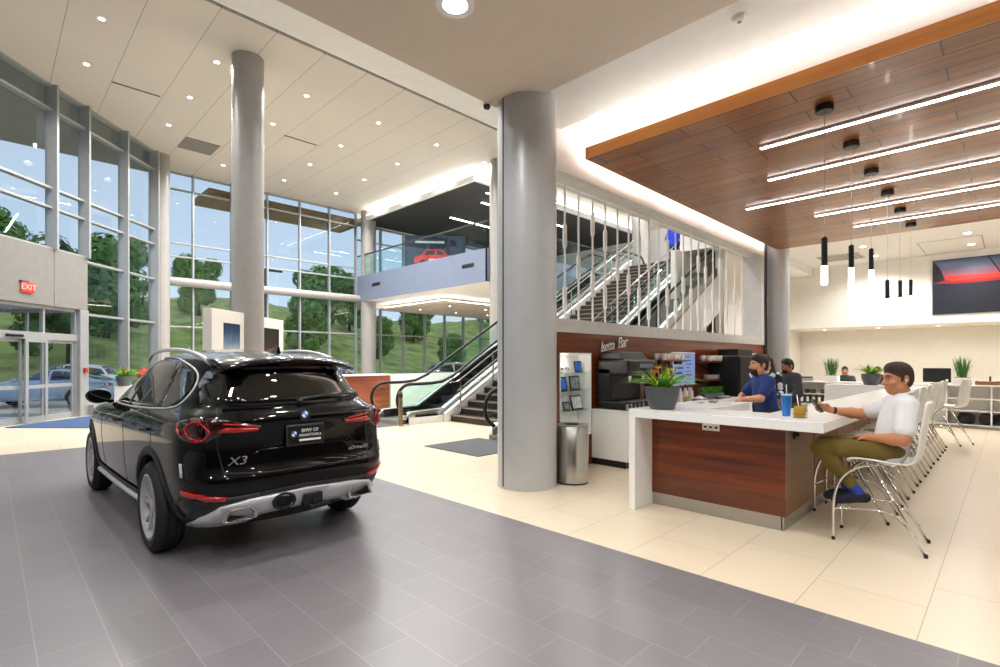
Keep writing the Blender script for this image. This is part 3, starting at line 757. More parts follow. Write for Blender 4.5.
# rear window, spoiler, wiper
wpoly = [(-.70, 1.225), (-.4, 1.20), (0, 1.195), (.4, 1.20), (.70, 1.225), (.655, 1.36), (.585, 1.465), (.3, 1.48), (0, 1.485), (-.3, 1.48), (-.585, 1.465), (-.655, 1.36)]
patch('rear_window', wpoly, rp, m_carglass, suv, step=.08)
spl = MB()
def spoil(i, j):
    u = -.60 + 1.2 * i; e = abs(u) / .60; vv = -.40 - .37 * math.sin(j * PI / 2) + .10 * e ** 3 * j; ww = 1.612 - .05 * e ** 2 - .05 * j - .02 * j ** 2 - .03 * j * e ** 3
    return Vector((u * (1 - .03 * j), vv, ww))
spl.grid(spoil, 25, 8)
spo = spl.build('spoiler', m_paint, suv, smooth=True, solid=.022)
MB().box(-.16, .16, -.775, -.765, 1.515, 1.53).build('brake_light', m_lampdark, spo)
wz = MB(); wz.lathe([(0, 0), (.032, 0), (.026, .03), (0, .034)], T=Matrix.Translation((.0, -.81, 1.215)) @ Matrix.Rotation(PI / 2, 4, 'X'))
wz.ring([rp(0, 1.23) + Vector((0, -.03, 0)), rp(.22, 1.25) + Vector((0, -.025, 0)), rp(.52, 1.26) + Vector((0, -.015, 0))], [.014, .011, .008], 8)
wz.build('rear_wiper', m_black, suv, smooth=True)
# tail lights: one lamp on the corner and one on the tailgate, L shape
def ap(s):
    """rear corner wrap: a in [0..1.2] from centre outwards; beyond the corner it runs forward on the side"""
    def f(a, w):
        if a <= .80: return rear_pt(bvh, s * a, w, .008)
        ang = min((a - .80) / .42, 1) * R(80); o = Vector((s * .55, -.55, w)); d = Vector((s * math.sin(R(36) + ang * .68), -math.cos(R(36) + ang * .68), 0))
        p, n = hit(bvh, o + d * 3, -d)
        if p is None: return Vector((s * .9, -.7, w))
        return p + d * .008
    return f
for s in (-1, 1):
    A = ap(s)
    lamp = patch('tail_light', [(.36, 1.027), (.36, 1.057), (.60, 1.107), (.80, 1.132), (.97, 1.127), (1.16, 1.092), (1.14, 1.042), (1.02, .977), (.86, .947), (.72, .957), (.60, 1.017)], A, m_lampdark, suv, step=.05, thick=.02)
    A2 = lambda a, w: A(a, w) + (A(a, w) - Vector((s * .3, -.2, w))).normalized() * .014
    for q in ([(.74, .972), (.70, 1.027), (.76, 1.102), (.93, 1.104), (1.0, 1.057), (.93, .987), (.80, .962), (.74, .972)], [(.40, 1.057), (.62, 1.084)]):
        strip('lamp_strip', q, A2, .0065, m_redlamp, lamp, n=8, dens=4)
    patch('lamp_insert', [(.38, 1.017), (.38, 1.044), (.6, 1.057), (.66, 1.027), (.6, 1.017)], A2, m_redlamp, lamp, step=.04)
    strip('lamp_strip', [(1.05, 1.012), (1.13, 1.072)], A2, .0065, m_redlamp, lamp)
    patch('reflector', [(.60, .55), (.85, .585), (1.02, .61), (1.02, .575), (.85, .548), (.62, .52)], A, m_redlamp, suv, step=.05, thick=.018)
    # satin skid trim with exhaust opening on this side
    # air curtain slot
    patch('vent_trim', [(1.0, .70), (1.03, .80), (1.06, .80), (1.03, .70)], A, m_satin if s < 0 else m_clad, suv, step=.04)
    # exhaust tip
    T = Matrix.Translation((s * .515, -.89, .41)) 
    tp = [(-.135, -.042), (-.095, .045), (.08, .05), (.125, .0), (.115, -.046)]
    tp = [(-x * s if False else x * s * -1, z) for x, z in tp]
    ex = MB(); n_ = len(tp)
    for k, (sc, y) in enumerate(((1, .10), (1.0, -.035), (.93, -.045), (.80, -.035), (.74, .09))): ex.v += [tuple(T @ Vector((x * sc, y, z * sc))) for x, z in tp]
    for k in range(4):
        for i in range(n_): ex.f.append([k * n_ + i, k * n_ + (i + 1) % n_, (k + 1) * n_ + (i + 1) % n_, (k + 1) * n_ + i]); ex.mi.append(0)
    eo = ex.build('exhaust_tip', m_chrome, suv, bevel=.006)
    MB().add([tuple(T @ Vector((x * .78, .03, z * .78))) for x, z in tp], [list(range(n_))]).build('exhaust_inner', m_black, eo)
# lower bumper: black band, satin skid plate, tow cover
rpo = lambda off: (lambda u, w: rear_pt(bvh, u, w, off))
patch('bumper_cladding', [(-.86, .30), (-.86, .54), (-.5, .545), (0, .565), (.5, .545), (.86, .54), (.86, .30), (.5, .27), (-.5, .27)], rpo(.006), m_clad, suv, step=.07, thick=.012)
sk_ = [(-.84, .34), (-.80, .42), (-.66, .50), (-.42, .515), (0, .525), (.42, .515), (.66, .50), (.80, .42), (.84, .34), (.78, .335), (.70, .45), (.50, .475), (.42, .43), (.36, .385), (0, .375), (-.36, .385), (-.42, .43), (-.50, .475), (-.70, .45), (-.78, .335)]
sk_ = [(-.77, .325), (-.75, .40), (-.64, .485), (-.45, .515), (0, .535), (.45, .515), (.64, .485), (.75, .40), (.77, .325), (.44, .335), (.34, .385), (0, .40), (-.34, .385), (-.44, .335)]
patch('skid_trim', sk_, rpo(.022), m_satin, suv, step=.05, thick=.022)
tow = MB().lathe([(0, 0), (.055, 0), (.062, -.012), (.075, -.014), (.08, 0)], n=28, T=Matrix.Translation((-.19, -.945, .455)) @ Matrix.Rotation(PI / 2, 4, 'X') @ Matrix.Diagonal((1.25, .85, -1, 1)))
tow.build('tow_cover', m_black, suv, smooth='auto')
th = MB().box(-.03, .13, -.97, -.88, .38, .48).box(.0, .18, -1.0, -.94, .37, .395).cyl((.05, -.99, .42), (.05, -.94, .42), .02); th.build('tow_hitch', m_black, suv, bevel=.006)
# tailgate seam, plate recess, plate, emblem, lettering
strip('tailgate_seam', [(-.62, 1.2), (-.66, 1.1), (-.655, .9), (-.62, .72), (-.3, .695), (.3, .695), (.62, .72), (.655, .9), (.66, 1.1), (.62, 1.2)], rpo(-.001), .005, m_black, suv, dens=5)
strip('tailgate_crease', [(-.40, .84), (-.36, .865), (0, .87), (.36, .865), (.40, .84)], rpo(.001), .007, m_paint, suv, dens=5)
pl = thing('tmp', 'x', 'x'); bpy.data.objects.remove(pl)
PV = rear_pt(bvh, 0, .955, 0).y - .012
tilt = Matrix.Translation((.0, PV - .008, .955)) @ Matrix.Rotation(R(-3), 4, 'X')
pf = MB().box(-.165, .165, -.016, 0, -.085, .085, tilt).build('license_plate', M('plate frame grey', '3c3f42', .35, .4), suv, bevel=.008)
MB().box(-.15, .15, -.019, -.015, -.068, .068, tilt).build('plate_face', M('plate black', '0b0b0c', .3), pf)
m_ltr = M('plate white', 'f0f0f0', .4)
PR = (PI / 2 - R(3), 0, 0)
text('plate_lettering', 'BMW OF', .038, m_ltr, tilt @ Vector((.035, -.021, .032)), PR, pf, .001)
text('plate_lettering', 'MINNETONKA', .03, m_ltr, tilt @ Vector((.038, -.021, -.006)), PR, pf, .001)
MB().box(-.06, .13, -.021, -.018, -.05, -.034, tilt).build('plate_line', m_ltr, pf)
def roundel(c, rad, parent, T):
    q = MB().lathe([(0, .0), (rad, .0), (rad, .006), (rad * .93, .009), (rad * .9, .007), (0, .007)], n=36, T=T).build('emblem', m_black, parent, smooth='auto')
    m_bl = M('emblem blue', '2f7fd0', .3); m_wh = M('emblem white', 'f0f0f0', .3)
    for k in range(4):
        mb = MB(); pts = [(0, 0)] + [(rad * .58 * math.cos(PI / 2 * k + PI / 2 * j / 8), rad * .58 * math.sin(PI / 2 * k + PI / 2 * j / 8)) for j in range(9)]
        mb.add([T @ Vector((x, y, .0085)) for x, y in pts] + [T @ Vector((x, y, .006)) for x, y in pts], [list(range(10)), list(range(10, 20))[::-1]] + [(i, (i + 1) % 10, 10 + (i + 1) % 10, 10 + i) for i in range(10)])
        mb.build('emblem_quarter', m_bl if k % 2 else m_wh, q)
    mb = MB().lathe([(rad * .58, .006), (rad * .58, .009), (rad * .62, .009), (rad * .62, .006)], n=32, T=T, cap=False).lathe([(rad * .94, .006), (rad * .94, .010), (rad, .010), (rad, .004)], n=36, T=T, cap=False).build('emblem_ring', m_chrome, q)
    return q
e0 = rear_pt(bvh, 0, 1.115, .002)
q = roundel(None, .048, suv, Matrix.Translation(e0) @ Matrix.Rotation(PI / 2 - R(8), 4, 'X'))
for k, ch in enumerate('BMW'):
    a = R(50 - 50 * k)
    text('emblem_letter', ch, .018, m_chrome, e0 + Vector((math.sin(a) * -.037 if False else -.037 * math.sin(a), -.0105, .037 * math.cos(a))), (PI / 2 - R(8), -a * -1 * -1, 0), q, .0005)
roundel(None, .038, pf, tilt @ Matrix.Translation((-.105, -.018, .012)) @ Matrix.Rotation(PI / 2, 4, 'X'))
x0 = rear_pt(bvh, -.53, .80, .004)
text('model_lettering', 'X3', .085, m_chrome, x0 + Vector((0, -.004, 0)), (PI / 2 - R(2), 0, R(-2)), suv, .004, shear=.25, sx=1.35)
x1 = rear_pt(bvh, .52, .79, .004)
text('engine_lettering', 'xDrive30i', .045, m_chrome, x1 + Vector((0, -.004, 0)), (PI / 2 - R(2), 0, R(2)), suv, .003, shear=.2, sx=1.15)
# shark fin aerial
fin = MB()
for y, z, hw in ((-.40, 1.59, .03), (-.26, 1.61, .028), (-.16, 1.62, .012)): fin.v += [(-hw, y, z), (hw, y, z)]
fin.v += [(-.006, -.40, 1.68), (.006, -.40, 1.68), (-.006, -.34, 1.685), (.006, -.34, 1.685)]
fin.f += [[0, 2, 8, 6], [2, 4, 8], [1, 7, 9, 3], [3, 9, 5], [6, 8, 9, 7], [0, 6, 7, 1], [4, 5, 9, 8]]; fin.mi += [0] * 7
fin.build('roof_aerial', m_blackg, suv, bevel=.006)
# dashboard-free cabin is hidden by the dark glass; front lamps
for s in (-1, 1):
    MB().box(s * .62 - .2, s * .62 + .2, 3.5, 3.6, .74, .84).build('headlight', m_carglass, suv, bevel=.03)

# simple but complete cars for the background
def make_car(name, label, loc, rotz, col, group=None, suvish=False):
    t = thing(name, label, 'car', loc, rotz, group)
    pm = M('paint ' + name + col, col, .2, .1, .8)
    h = .16 if suvish else 0
    L = [(.22, .24, .74, 3.45, -.82, .9), (.26, .3, .86, 3.58, -.95, .92), (.45, .5, .89, 3.64, -1.02, .94), (.62, .66, .895, 3.62, -1.03, .94), (.74, .86, .885, 3.5, -1.0, .93), (.82, .96 + h * .4, .855, 3.1, -.95, .92),
         (.90 + h * .3, .985 + h * .5, .82, 2.35, -.75 - h, .92), (.95 + h * .4, 1.0 + h * .6, .80, 2.2, -.62 - h, .92), (1.15 + h * .7, 1.15 + h * .8, .70, 1.75, -.25 - 3 * h, .9), (1.33 + h, 1.31 + h, .58, 1.25, .12 - 4.4 * h, .9), (1.40 + h, 1.375 + h, .46, 1.0, .4 - 4 * h, .92), (1.43 + h, 1.415 + h, .15, .85, .6 - 3 * h, .95)]
    me, bv = car_shell(L, (0, 2.75), .33, .9, [pm, m_clad], sub=2)
    b = bpy.data.objects.new('body', me); C.objects.link(b); b.parent = t
    for s in (-1, 1):
        P = lambda v, w: side_pt(bv, s, v, w)
        for v in (0, 2.75): make_wheel(t, (s * .79, v, .33), s, .33, .21, spokes=5)
        k = h * 1.0
        patch('side_window', [(1.95, 1.0 + k * .45), (1.55, 1.2 + k * .7), (1.2, 1.30 + k), (.95, 1.325 + k), (.9, 1.0 + k * .45)], P, m_carglass, t, step=.1)
        patch('side_window', [(.84, 1.0 + k * .45), (.88, 1.325 + k), (.45, 1.31 + k), (.05 - 3 * k, 1.2 + k * .9), (-.3 - 2 * k, 1.03 + k * .55)], P, m_carglass, t, step=.1)
        patch('headlight', [(.45, .62), (.8, .66), (.8, .74), (.5, .7)], lambda u, w: (lambda r_: r_[0] + Vector((0, .004, 0)) if r_[0] is not None else Vector((s * u, 3.4, w)))(hit(bv, (s * u, 6, w), (0, -1, 0))), m_chrome, t, step=.1)
        patch('tail_light', [(.45, .78), (.8, .76), (.8, .86), (.5, .88)], lambda u, w: rear_pt(bv, s * u, w), m_redlamp, t, step=.1)
        mo = MB().grid(lambda i, j: Vector((s * .95 + .1 * math.cos(2 * PI * i) * math.sin(PI * j), 1.8 - .06 * math.cos(PI * j), 1.0 + k * .5 + .07 * math.sin(2 * PI * i) * math.sin(PI * j))), 14, 7, True); mo.build('door_mirror', pm, t, smooth=True)
    fz = lambda u, w: (lambda r_: r_[0] + r_[1] * .004 if r_[0] is not None else Vector((u, 1.8, w)))(hit(bv, (u, 6, w + 1.2), Vector((0, -1, -.28)).normalized()))
    patch('windscreen', [(-.62, .98 + h * .4), (.62, .98 + h * .4), (.5, 1.30 + h), (-.5, 1.30 + h)], lambda u, w: (lambda r_: r_[0] + Vector((0, .006, .004)) if r_[0] is not None else Vector((u, 1.8, w)))(hit(bv, (u, 6, w), (0, -1, 0))), m_carglass, t, step=.1)
    patch('rear_window', [(-.6, 1.02 + h * .6), (.6, 1.02 + h * .6), (.48, 1.29 + h), (-.48, 1.29 + h)], lambda u, w: rear_pt(bv, u, w, .006), m_carglass, t, step=.1)
    return t
# ---------------------------------------------------------------- outdoors
struct(MB().prism([(-80, -40), (120, -40), (120, 160), (-80, 160)], -.4, -.14).build('ground', M('asphalt', 'b4b7b9', .9, var=.1, bump=.2)), 'grey parking lot outside', 'ground')
def hill_h(x, y):
    t = max(0, min(1, (y - 33 - .08 * (x - 20)) / 34)); t = t * t * (3 - 2 * t)
    return -.15 + 8.2 * t * (1 + .10 * math.sin(x * .11) + .06 * math.sin(x * .31 + 1)) + .25 * math.sin(x * .9) * math.sin(y * .8) * t
hm = MB().grid(lambda i, j: Vector((-70 + 180 * i, 30 + 90 * j, hill_h(-70 + 180 * i, 30 + 90 * j))), 91, 46)
struct(hm.build('hill', M('meadow grass', 'a3b061', .95, var=.4, vs=.7, bump=.5, bs=8), smooth=True), 'grassy green slope beyond the glass', 'hill')
def tree_mesh(seed, hgt, spread, mat_l, name, label, group, loc):
    r = random.Random(seed); t = thing(name, label, 'tree', loc, 0, group)
    tr = MB().ring([(0, 0, 0), (.1, .05, hgt * .3), (.0, .1, hgt * .65)], [.22, .17, .06], 8)
    for k in range(5):
        a = 2 * PI * k / 5; tr.ring([(0, .05, hgt * (.2 + .05 * k)), (math.cos(a) * spread * .5, math.sin(a) * spread * .5, hgt * (.55 + .05 * k))], [.08, .02], 6)
    tr.build('trunk', M('bark', '4d3d2c', .9, var=.2), t, smooth=True)
    cr = MB(); cl = []
    for k in range(19):
        a = r.random() * 2 * PI; rad = spread * .62 * math.sqrt(r.random()); cl.append((Vector((rad * math.cos(a), rad * math.sin(a), hgt * r.uniform(.18, .85))), spread * r.uniform(.32, .5)))
    for c, q in cl:
        for k in range(300):
            d = Vector((r.gauss(0, 1), r.gauss(0, 1), r.gauss(0, 1))).normalized(); p = c + d * q * r.uniform(.75, 1.05)
            s_ = r.uniform(.10, .22); u = d.cross(Vector((r.random(), r.random(), r.random() + .1))).normalized(); v = (d + u * r.uniform(-.6, .6)).cross(u).normalized()
            cr.add([p - u * s_ - v * s_ * .6, p + u * s_ - v * s_ * .6, p + u * s_ * .6 + v * s_, p - u * s_ * .6 + v * s_], [(0, 1, 2, 3)])
    cr.build('crown', mat_l, t)
    return t
m_t1 = M('tree leaves', '6a9440', .8, var=.45, vs=1.6); m_t2 = M('deep tree leaves', '4f7d3a', .8, var=.45, vs=1.6)
ta = tree_mesh(1, 7.5, 3.0, m_t1, 'leafy_tree', 'leafy green tree on the grassy slope beyond the back windows', 'trees on the grassy slope', (6, 46, hill_h(6, 46)))
for x, y, s in ((14, 54, .8), (24, 50, 1.0), (30, 55, .9), (37, 52, .75), (20, 44, .7), (44, 60, 1.), (52, 50, .8), (0, 60, 1.0), (-9, 55, 1.1), (60, 62, 1), (33, 40, .55), (27, 44, .6)):
    t = dup(ta, (x, y, hill_h(x, y) - .2), rnd.random() * 6); t.scale = (s, s, s)
tb = tree_mesh(2, 9, 3.4, m_t2, 'dense_tree', 'dense dark green tree outside the entrance side glass', 'dense trees outside the entrance', (-7, 33, -.15))
for x, y, s in ((-13, 36, 1.05), (-2, 36, .9), (-22, 34, 1.1), (-30, 30, 1.1), (3.5, 40, .9), (-17, 46, 1.2), (-40, 40, 1.3)):
    t = dup(tb, (x, y, hill_h(x, y) - .1), rnd.random() * 6); t.scale = (s, s, s)
# parked cars and lamp posts outside
mk = make_car
mk('parked_car', 'pale blue car parked outside, seen through the entrance side glass', (2.7, 24.7, -.14), R(60), 'a9bfd8')
mk('parked_car', 'dark blue car parked outside beyond the entrance door', (-2.2, 30.6, -.14), R(62), '2c4668')
mk('parked_car', 'white car parked outside behind the pale blue car', (3.4, 29.3, -.14), R(64), 'd8dde2', suvish=True)
mk('parked_car', 'silver car parked outside beyond the entrance lobby', (-3.6, 24.2, -.14), R(60), 'b9c4cf', suvish=True)
mk('parked_car', 'light grey car on the lot beyond the tall back glass', (11.5, 31, -.14), R(100), 'c9ced3')
mk('parked_car', 'white car on the lot right of the lamp post', (17.5, 33.5, -.14), R(95), 'e2e5e8', suvish=True)
for x, y, lab in ((12.6, 34, 'tall lamp post on the lot right of the tall column'), (14.6, 44, 'lamp post further out on the lot')):
    t = thing('lamp_post', lab, 'lamp post', (x, y, -.14))
    MB().cyl((0, 0, 0), (0, 0, 7.6), .09, .06, 12).build('pole', m_dark, t, smooth='auto'); MB().box(-.1, 1.1, -.12, .12, 7.5, 7.62).build('lamp_head', m_dark, t, bevel=.03); MB().lathe([(.25, 0), (.25, .5), (.2, .55)], n=16).build('base', m_panelgrey, t)
# indoor show cars near the windows
mk('hatchback', 'bright blue car standing behind the wooden reception desk', (8.5, 18.4, 0), R(-62), '12209c')
mk('sedan', 'silver grey sedan standing by the windows behind the escalator', (15.9, 17.6, 0), R(52), '8d9196').scale = (1.06, 1.06, 1.06)
mk('city_car', 'dark grey car parked outside beyond the windows under the balcony', (21.5, 27.0, -.14), R(-80), '33373b', suvish=True)
# ---------------------------------------------------------------- stairs and escalators
TN = math.tan(R(30)); RISE, RUN = .17, .17 / math.tan(R(30))
st = thing('staircase', 'dark brown staircase rising between the two escalators', 'stairs', (8.42, 7.75, 0))
m_tread = M('dark stair tread', '2d2521', .45, var=.15); m_nose = M('tread nosing', '8d8072', .5)
W = 2.45
base_step = None
for k in range(30):
    x = k * RUN; z = (k + 1) * RISE
    if base_step is None:
        mb = MB().box(0, RUN + .03, 0, W, -RISE, -.005); mb.cur = 1; mb.box(-.02, .03, 0, W, -.03, 0)
        mb.cur = 0; mb.box(.03, RUN + .03, 0, W, -.006, 0)
        o = mb.build('step', [m_tread, m_nose], st); base_step = o
    else:
        o = base_step.copy(); C.objects.link(o)
    o.location = (x, 0, z)
XT = 30 * RUN
for y0, y1, nm in ((-.12, 0, 'near'), (W, W + .12, 'far')):
    MB().prism([(-.15, 0), (.35, 0), (XT, XT * TN - .25), (XT, XT * TN + .28), (-.15, .22)], y0, y1, 'y').build('stringer', m_white, st)
def stair_rail(y, parent, x0=.15):
    mb = MB()
    for k in range(8):
        x = x0 + .1 + k * 1.18; mb.cyl((x, y, x * TN + .1), (x, y, x * TN + 1.0), .02, n=10)
    mb.ring([(x0 - .25, y, 1.0), (x0, y, 1.02), (XT, y, XT * TN + 1.0)], .022, 10)
    for h in (.3, .5, .7): mb.ring([(x0, y, x0 * TN + h), (XT, y, XT * TN + h)], .011, 8)
    mb.build('railing', m_chrome, parent, smooth='auto')
stair_rail(.08, st); stair_rail(W - .08, st)
def escalator(loc, label):
    """runs along +x; local y 0..1.4; inclined part starts at x=1.45"""
    t = thing('escalator', label, 'escalator', loc)
    X0, LX = 1.45, 17.6 - 7.0 - 1.0
    HT = (LX - X0) * TN
    Wd = 1.42; m_tr = m_white
    prof = lambda dz0, dz1, xs=0.: [(xs, 0 if dz0 < 0 else dz0), (X0 + .2, max(0, dz0)), (LX, HT + dz0), (LX + 1.6, HT + dz0), (LX + 1.6, HT + dz1), (LX, HT + dz1), (X0, dz1), (xs, dz1)]
    # truss cladding under the steps
    for y0, y1 in ((0, .05), (Wd - .05, Wd)):
        MB().prism([(.25, .0), (X0 + 1.1, .0), (LX + .5, HT - .75), (LX + 1.6, HT - .75), (LX + 1.6, HT + .16), (LX, HT + .16), (X0, .16), (.25, .16)], y0, y1, 'y').build('side_cladding', m_tr, t)
    MB().prism([(X0 + 1.1, 0), (LX + .5, HT - .75), (LX + 1.6, HT - .75), (LX + 1.6, HT - .7), (LX + .5, HT - .7), (X0 + 1.2, 0)], .05, Wd - .05, 'y').build('underside', m_tr, t)
    # skirts (dark) and decks
    for y0, y1 in ((.05, .2), (Wd - .2, Wd - .05)):
        MB().prism([(.1, .16), (X0, .16), (LX, HT + .16), (LX + 1.6, HT + .16), (LX + 1.6, HT + .34), (LX - .1, HT + .34), (X0 - .1, .34), (.3, .3)], y0, y1, 'y').build('deck', m_steelh, t, bevel=.02)
    for y in (.205, Wd - .205):
        MB().prism([(.3, .02), (X0 + .1, .02), (LX, HT - .1), (LX + 1.6, HT - .1), (LX + 1.6, HT + .3), (LX - .05, HT + .3), (X0 - .05, .3), (.3, .28)], y - .004, y + .004, 'y').build('skirt_panel', m_black, t)
    # steps
    b = None; n = int((LX - X0) / .4)
    for k in range(n + 1):
        if b is None:
            mb = MB().box(0, .4, .215, Wd - .215, -.12, .1); mb.cur = 1
            for j in range(24): mb.box(.004, .396, .23 + j * .04, .245 + j * .04, .1, .106)
            b = mb.build('step', [m_dark, m_rubber], t); o = b
        else: o = b.copy(); C.objects.link(o)
        o.location = (X0 - .1 + k * .4, 0, k * .4 * TN)
    mb = MB().box(.0, X0 - .1, .215, Wd - .215, .0, .1); mb.build('comb_plate', m_steelh, t)
    mb = MB().box(LX - .1, LX + 2.4, .215, Wd - .215, HT - .02, HT + .1); mb.build('comb_plate', m_steelh, t)
    # balustrades
    for y in (.125, Wd - .125):
        path = [(X0 - .3, y, .98), (X0 + .05, y, 1.0), (X0 + .4, y, 1.17)] ; 
        hp = [(.72, y, .22), (.5, y, .22)] + arc((.35, y, .60), .38, -PI / 2, -3 * PI / 2, 12, 'xz') + [(.7, y, .98), (X0 - .45, y, .985), (X0 - .1, y, 1.02), (X0 + .3, y, 1.02 + .3 * TN * .9), (X0 + 1, y, 1.03 + 1. * TN), (LX - .3, y, HT + 1.03 - .3 * TN), (LX + .1, y, HT + 1.02), (LX + 1.6, y, HT + 1.02)] + arc((LX + 1.7, y, HT + .64), .38, PI / 2, -PI / 2, 10, 'xz')
        MB().ring(hp, .04, 10).build('handrail', m_rubber, t, smooth=True)
        gl = MB().prism([(.4, .3), (X0 - .1, .34), (LX - .1, HT + .34), (LX + 1.6, HT + .34), (LX + 1.8, HT + .6), (LX + 1.6, HT + .95), (LX, HT + .95), (X0, .95), (.35, .95), (.05, .75), (.05, .5)], y - .006, y + .006, 'y')
        gl.build('balustrade_glass', m_rail_glass, t)
        nb = MB().box(.45, 1.15, y - .1, y + .1, 0, .24); nb.build('newel_base', m_blackg, t, bevel=.03)
    return t
escalator((7.0, 10.35, 0), 'left escalator with glass balustrades, in front of the windows')
escalator((7.0, 6.1, 0), 'right escalator seen through the white rod screen')
for x0, x1, y0, y1, lab in ((5.55, 6.95, 10.42, 11.8, 'dark grey landing mat at the foot of the left escalator'), (5.6, 6.95, 6.1, 7.55, 'dark grey landing mat left of the thick column, before the right escalator')):
    tag(MB().box(x0, x1, y0, y1, .001, .012).build('landing_mat', M('dark mat', '55585c', .9, var=.15, vs=80)), lab, 'mat')
t = thing('bollard', 'slim bronze metal bollard before the left escalator', 'bollard', (6.95, 10.3, 0))
MB().lathe([(.06, 0), (.06, .02), (.05, .03), (.05, .78), (.04, .82), (0, .83)]).build('post', M('bronze metal', '9a8468', .3, .8), t, smooth='auto'); MB().lathe([(.052, .68), (.056, .69), (.056, .76), (.052, .77)]).build('cap_ring', m_dark, t)
# upper landing
struct(MB().box(17.6, 26, 4.95, 13.4, 4.55, 4.95).build('floor', m_white), 'upper landing floor slab', 'floor')
t = thing('landing_railing', 'glass railing on the upper landing beside the stairs', 'railing', (17.55, 4.98, 4.95))
for k in range(1): MB().box(0, .012, .05, .95, .03, 1.0).build('glass_panel', m_rail_glass, t)
MB().box(-.015, .03, 0, 1.0, 1.0, 1.04).build('handrail', m_chrome, t)
# rod screen
rs = thing('rod_screen', 'screen of white vertical rods with spindles in the bar wall opening', 'screen', (4.95, 4.8, 2.15))
MB().box(0, 8.85, -.03, .03, 0, .02).box(0, 8.85, -.03, .03, 2.06, 2.08).build('frame', m_white, rs)
xr = [1.24, 1.59, 1.97, 2.33, 2.71, 3.07, 3.43, 3.78, 4.15, 4.51, 4.86, 5.2, 5.56, 5.92, 6.29, 6.69, 7.08, 7.48, 7.98, 8.45]
for k, x in enumerate(xr):
    mb = MB().cyl((x, 0, 0), (x, 0, 2.07), .016, n=10)
    for z in ((.35 + .61 * ((k * 5) % 7) / 6), ):
        for zz in (z, z + .95):
            if zz < 1.7: mb.lathe([(.016, zz - .2), (.035, zz - .15), (.035, zz + .15), (.016, zz + .2)], (x, 0, 0), 10)
    mb.build('rod', m_white, rs, smooth='auto')
# white curved reception piece and dark windows on the far upper wall
struct(MB().box(12.9, 25.7, 13.2, 13.26, 2.7, 4.4).build('wall_mezzanine', m_white), 'white bulkhead under the balcony edge', 'wall')
# ---------------------------------------------------------------- bar
bar = thing('bar_counter', 'long bar counter with white top and reddish wood front', 'counter', (4.75, 1.07, 0))
# local coordinates: x 0..8.6 away from the viewer's end, y 0..1.77
ZT = 1.05; TH = .085
MB().box(0, .57, 0, 1.77, ZT - TH, ZT).box(.57, 8.6, 0, .58, ZT - TH, ZT).box(.57, 1.75, 1.17, 1.77, ZT - TH, ZT).box(8.0, 8.6, .58, 1.77, ZT - TH, ZT).build('countertop', m_quartz, bar, bevel=.004)
for x0, x1 in ((0, 1.75), (8.0, 8.6)): MB().box(x0, x1, 1.70, 1.77, 0, ZT - TH).build('leg_panel', m_quartz, bar, bevel=.004)
MB().box(.36, .40, .38, 1.70, .13, ZT - TH).build('front_panel', m_sapele, bar)
MB().box(.401, 8.55, .38, .42, .13, ZT - TH).build('side_panel', m_woodend, bar)
for k in range(1, 9): MB().box(.36 + k * .95, .366 + k * .95, .377, .381, .13, ZT - TH).build('panel_joint', m_dark, bar)
MB().box(.37, .40, .41, 1.70, 0, .13).box(.37, 8.5, .395, .42, 0, .13).build('kick_plate', m_steelh, bar)
MB().box(.40, 8.0, .42, .56, .02, ZT - TH).box(.40, 1.7, 1.25, 1.68, .02, ZT - TH).box(.40, .56, .5, 1.68, .02, ZT - TH).build('inner_carcass', m_bright, bar)
MB().box(7.96, 8.0, .58, 1.70, 0, ZT - TH).build('end_panel', m_quartz, bar)
po = MB().box(.345, .36, .97, 1.14, .855, .925).build('power_outlet', m_bright, bar, bevel=.003)
for y in (1.0, 1.055, 1.11): MB().box(.342, .346, y - .012, y + .012, .88, .90).build('socket', m_dark, po)
for k in range(11):
    x = .62 + k * .75
    MB().lathe([(0, 0), (.05, 0), (.055, .012), (.02, .02), (.02, .045), (0, .045)], T=Matrix.Translation((x, .379, .86)) @ Matrix.Rotation(PI / 2, 4, 'X'), n=20).build('bag_hook', m_black, bar, smooth='auto')

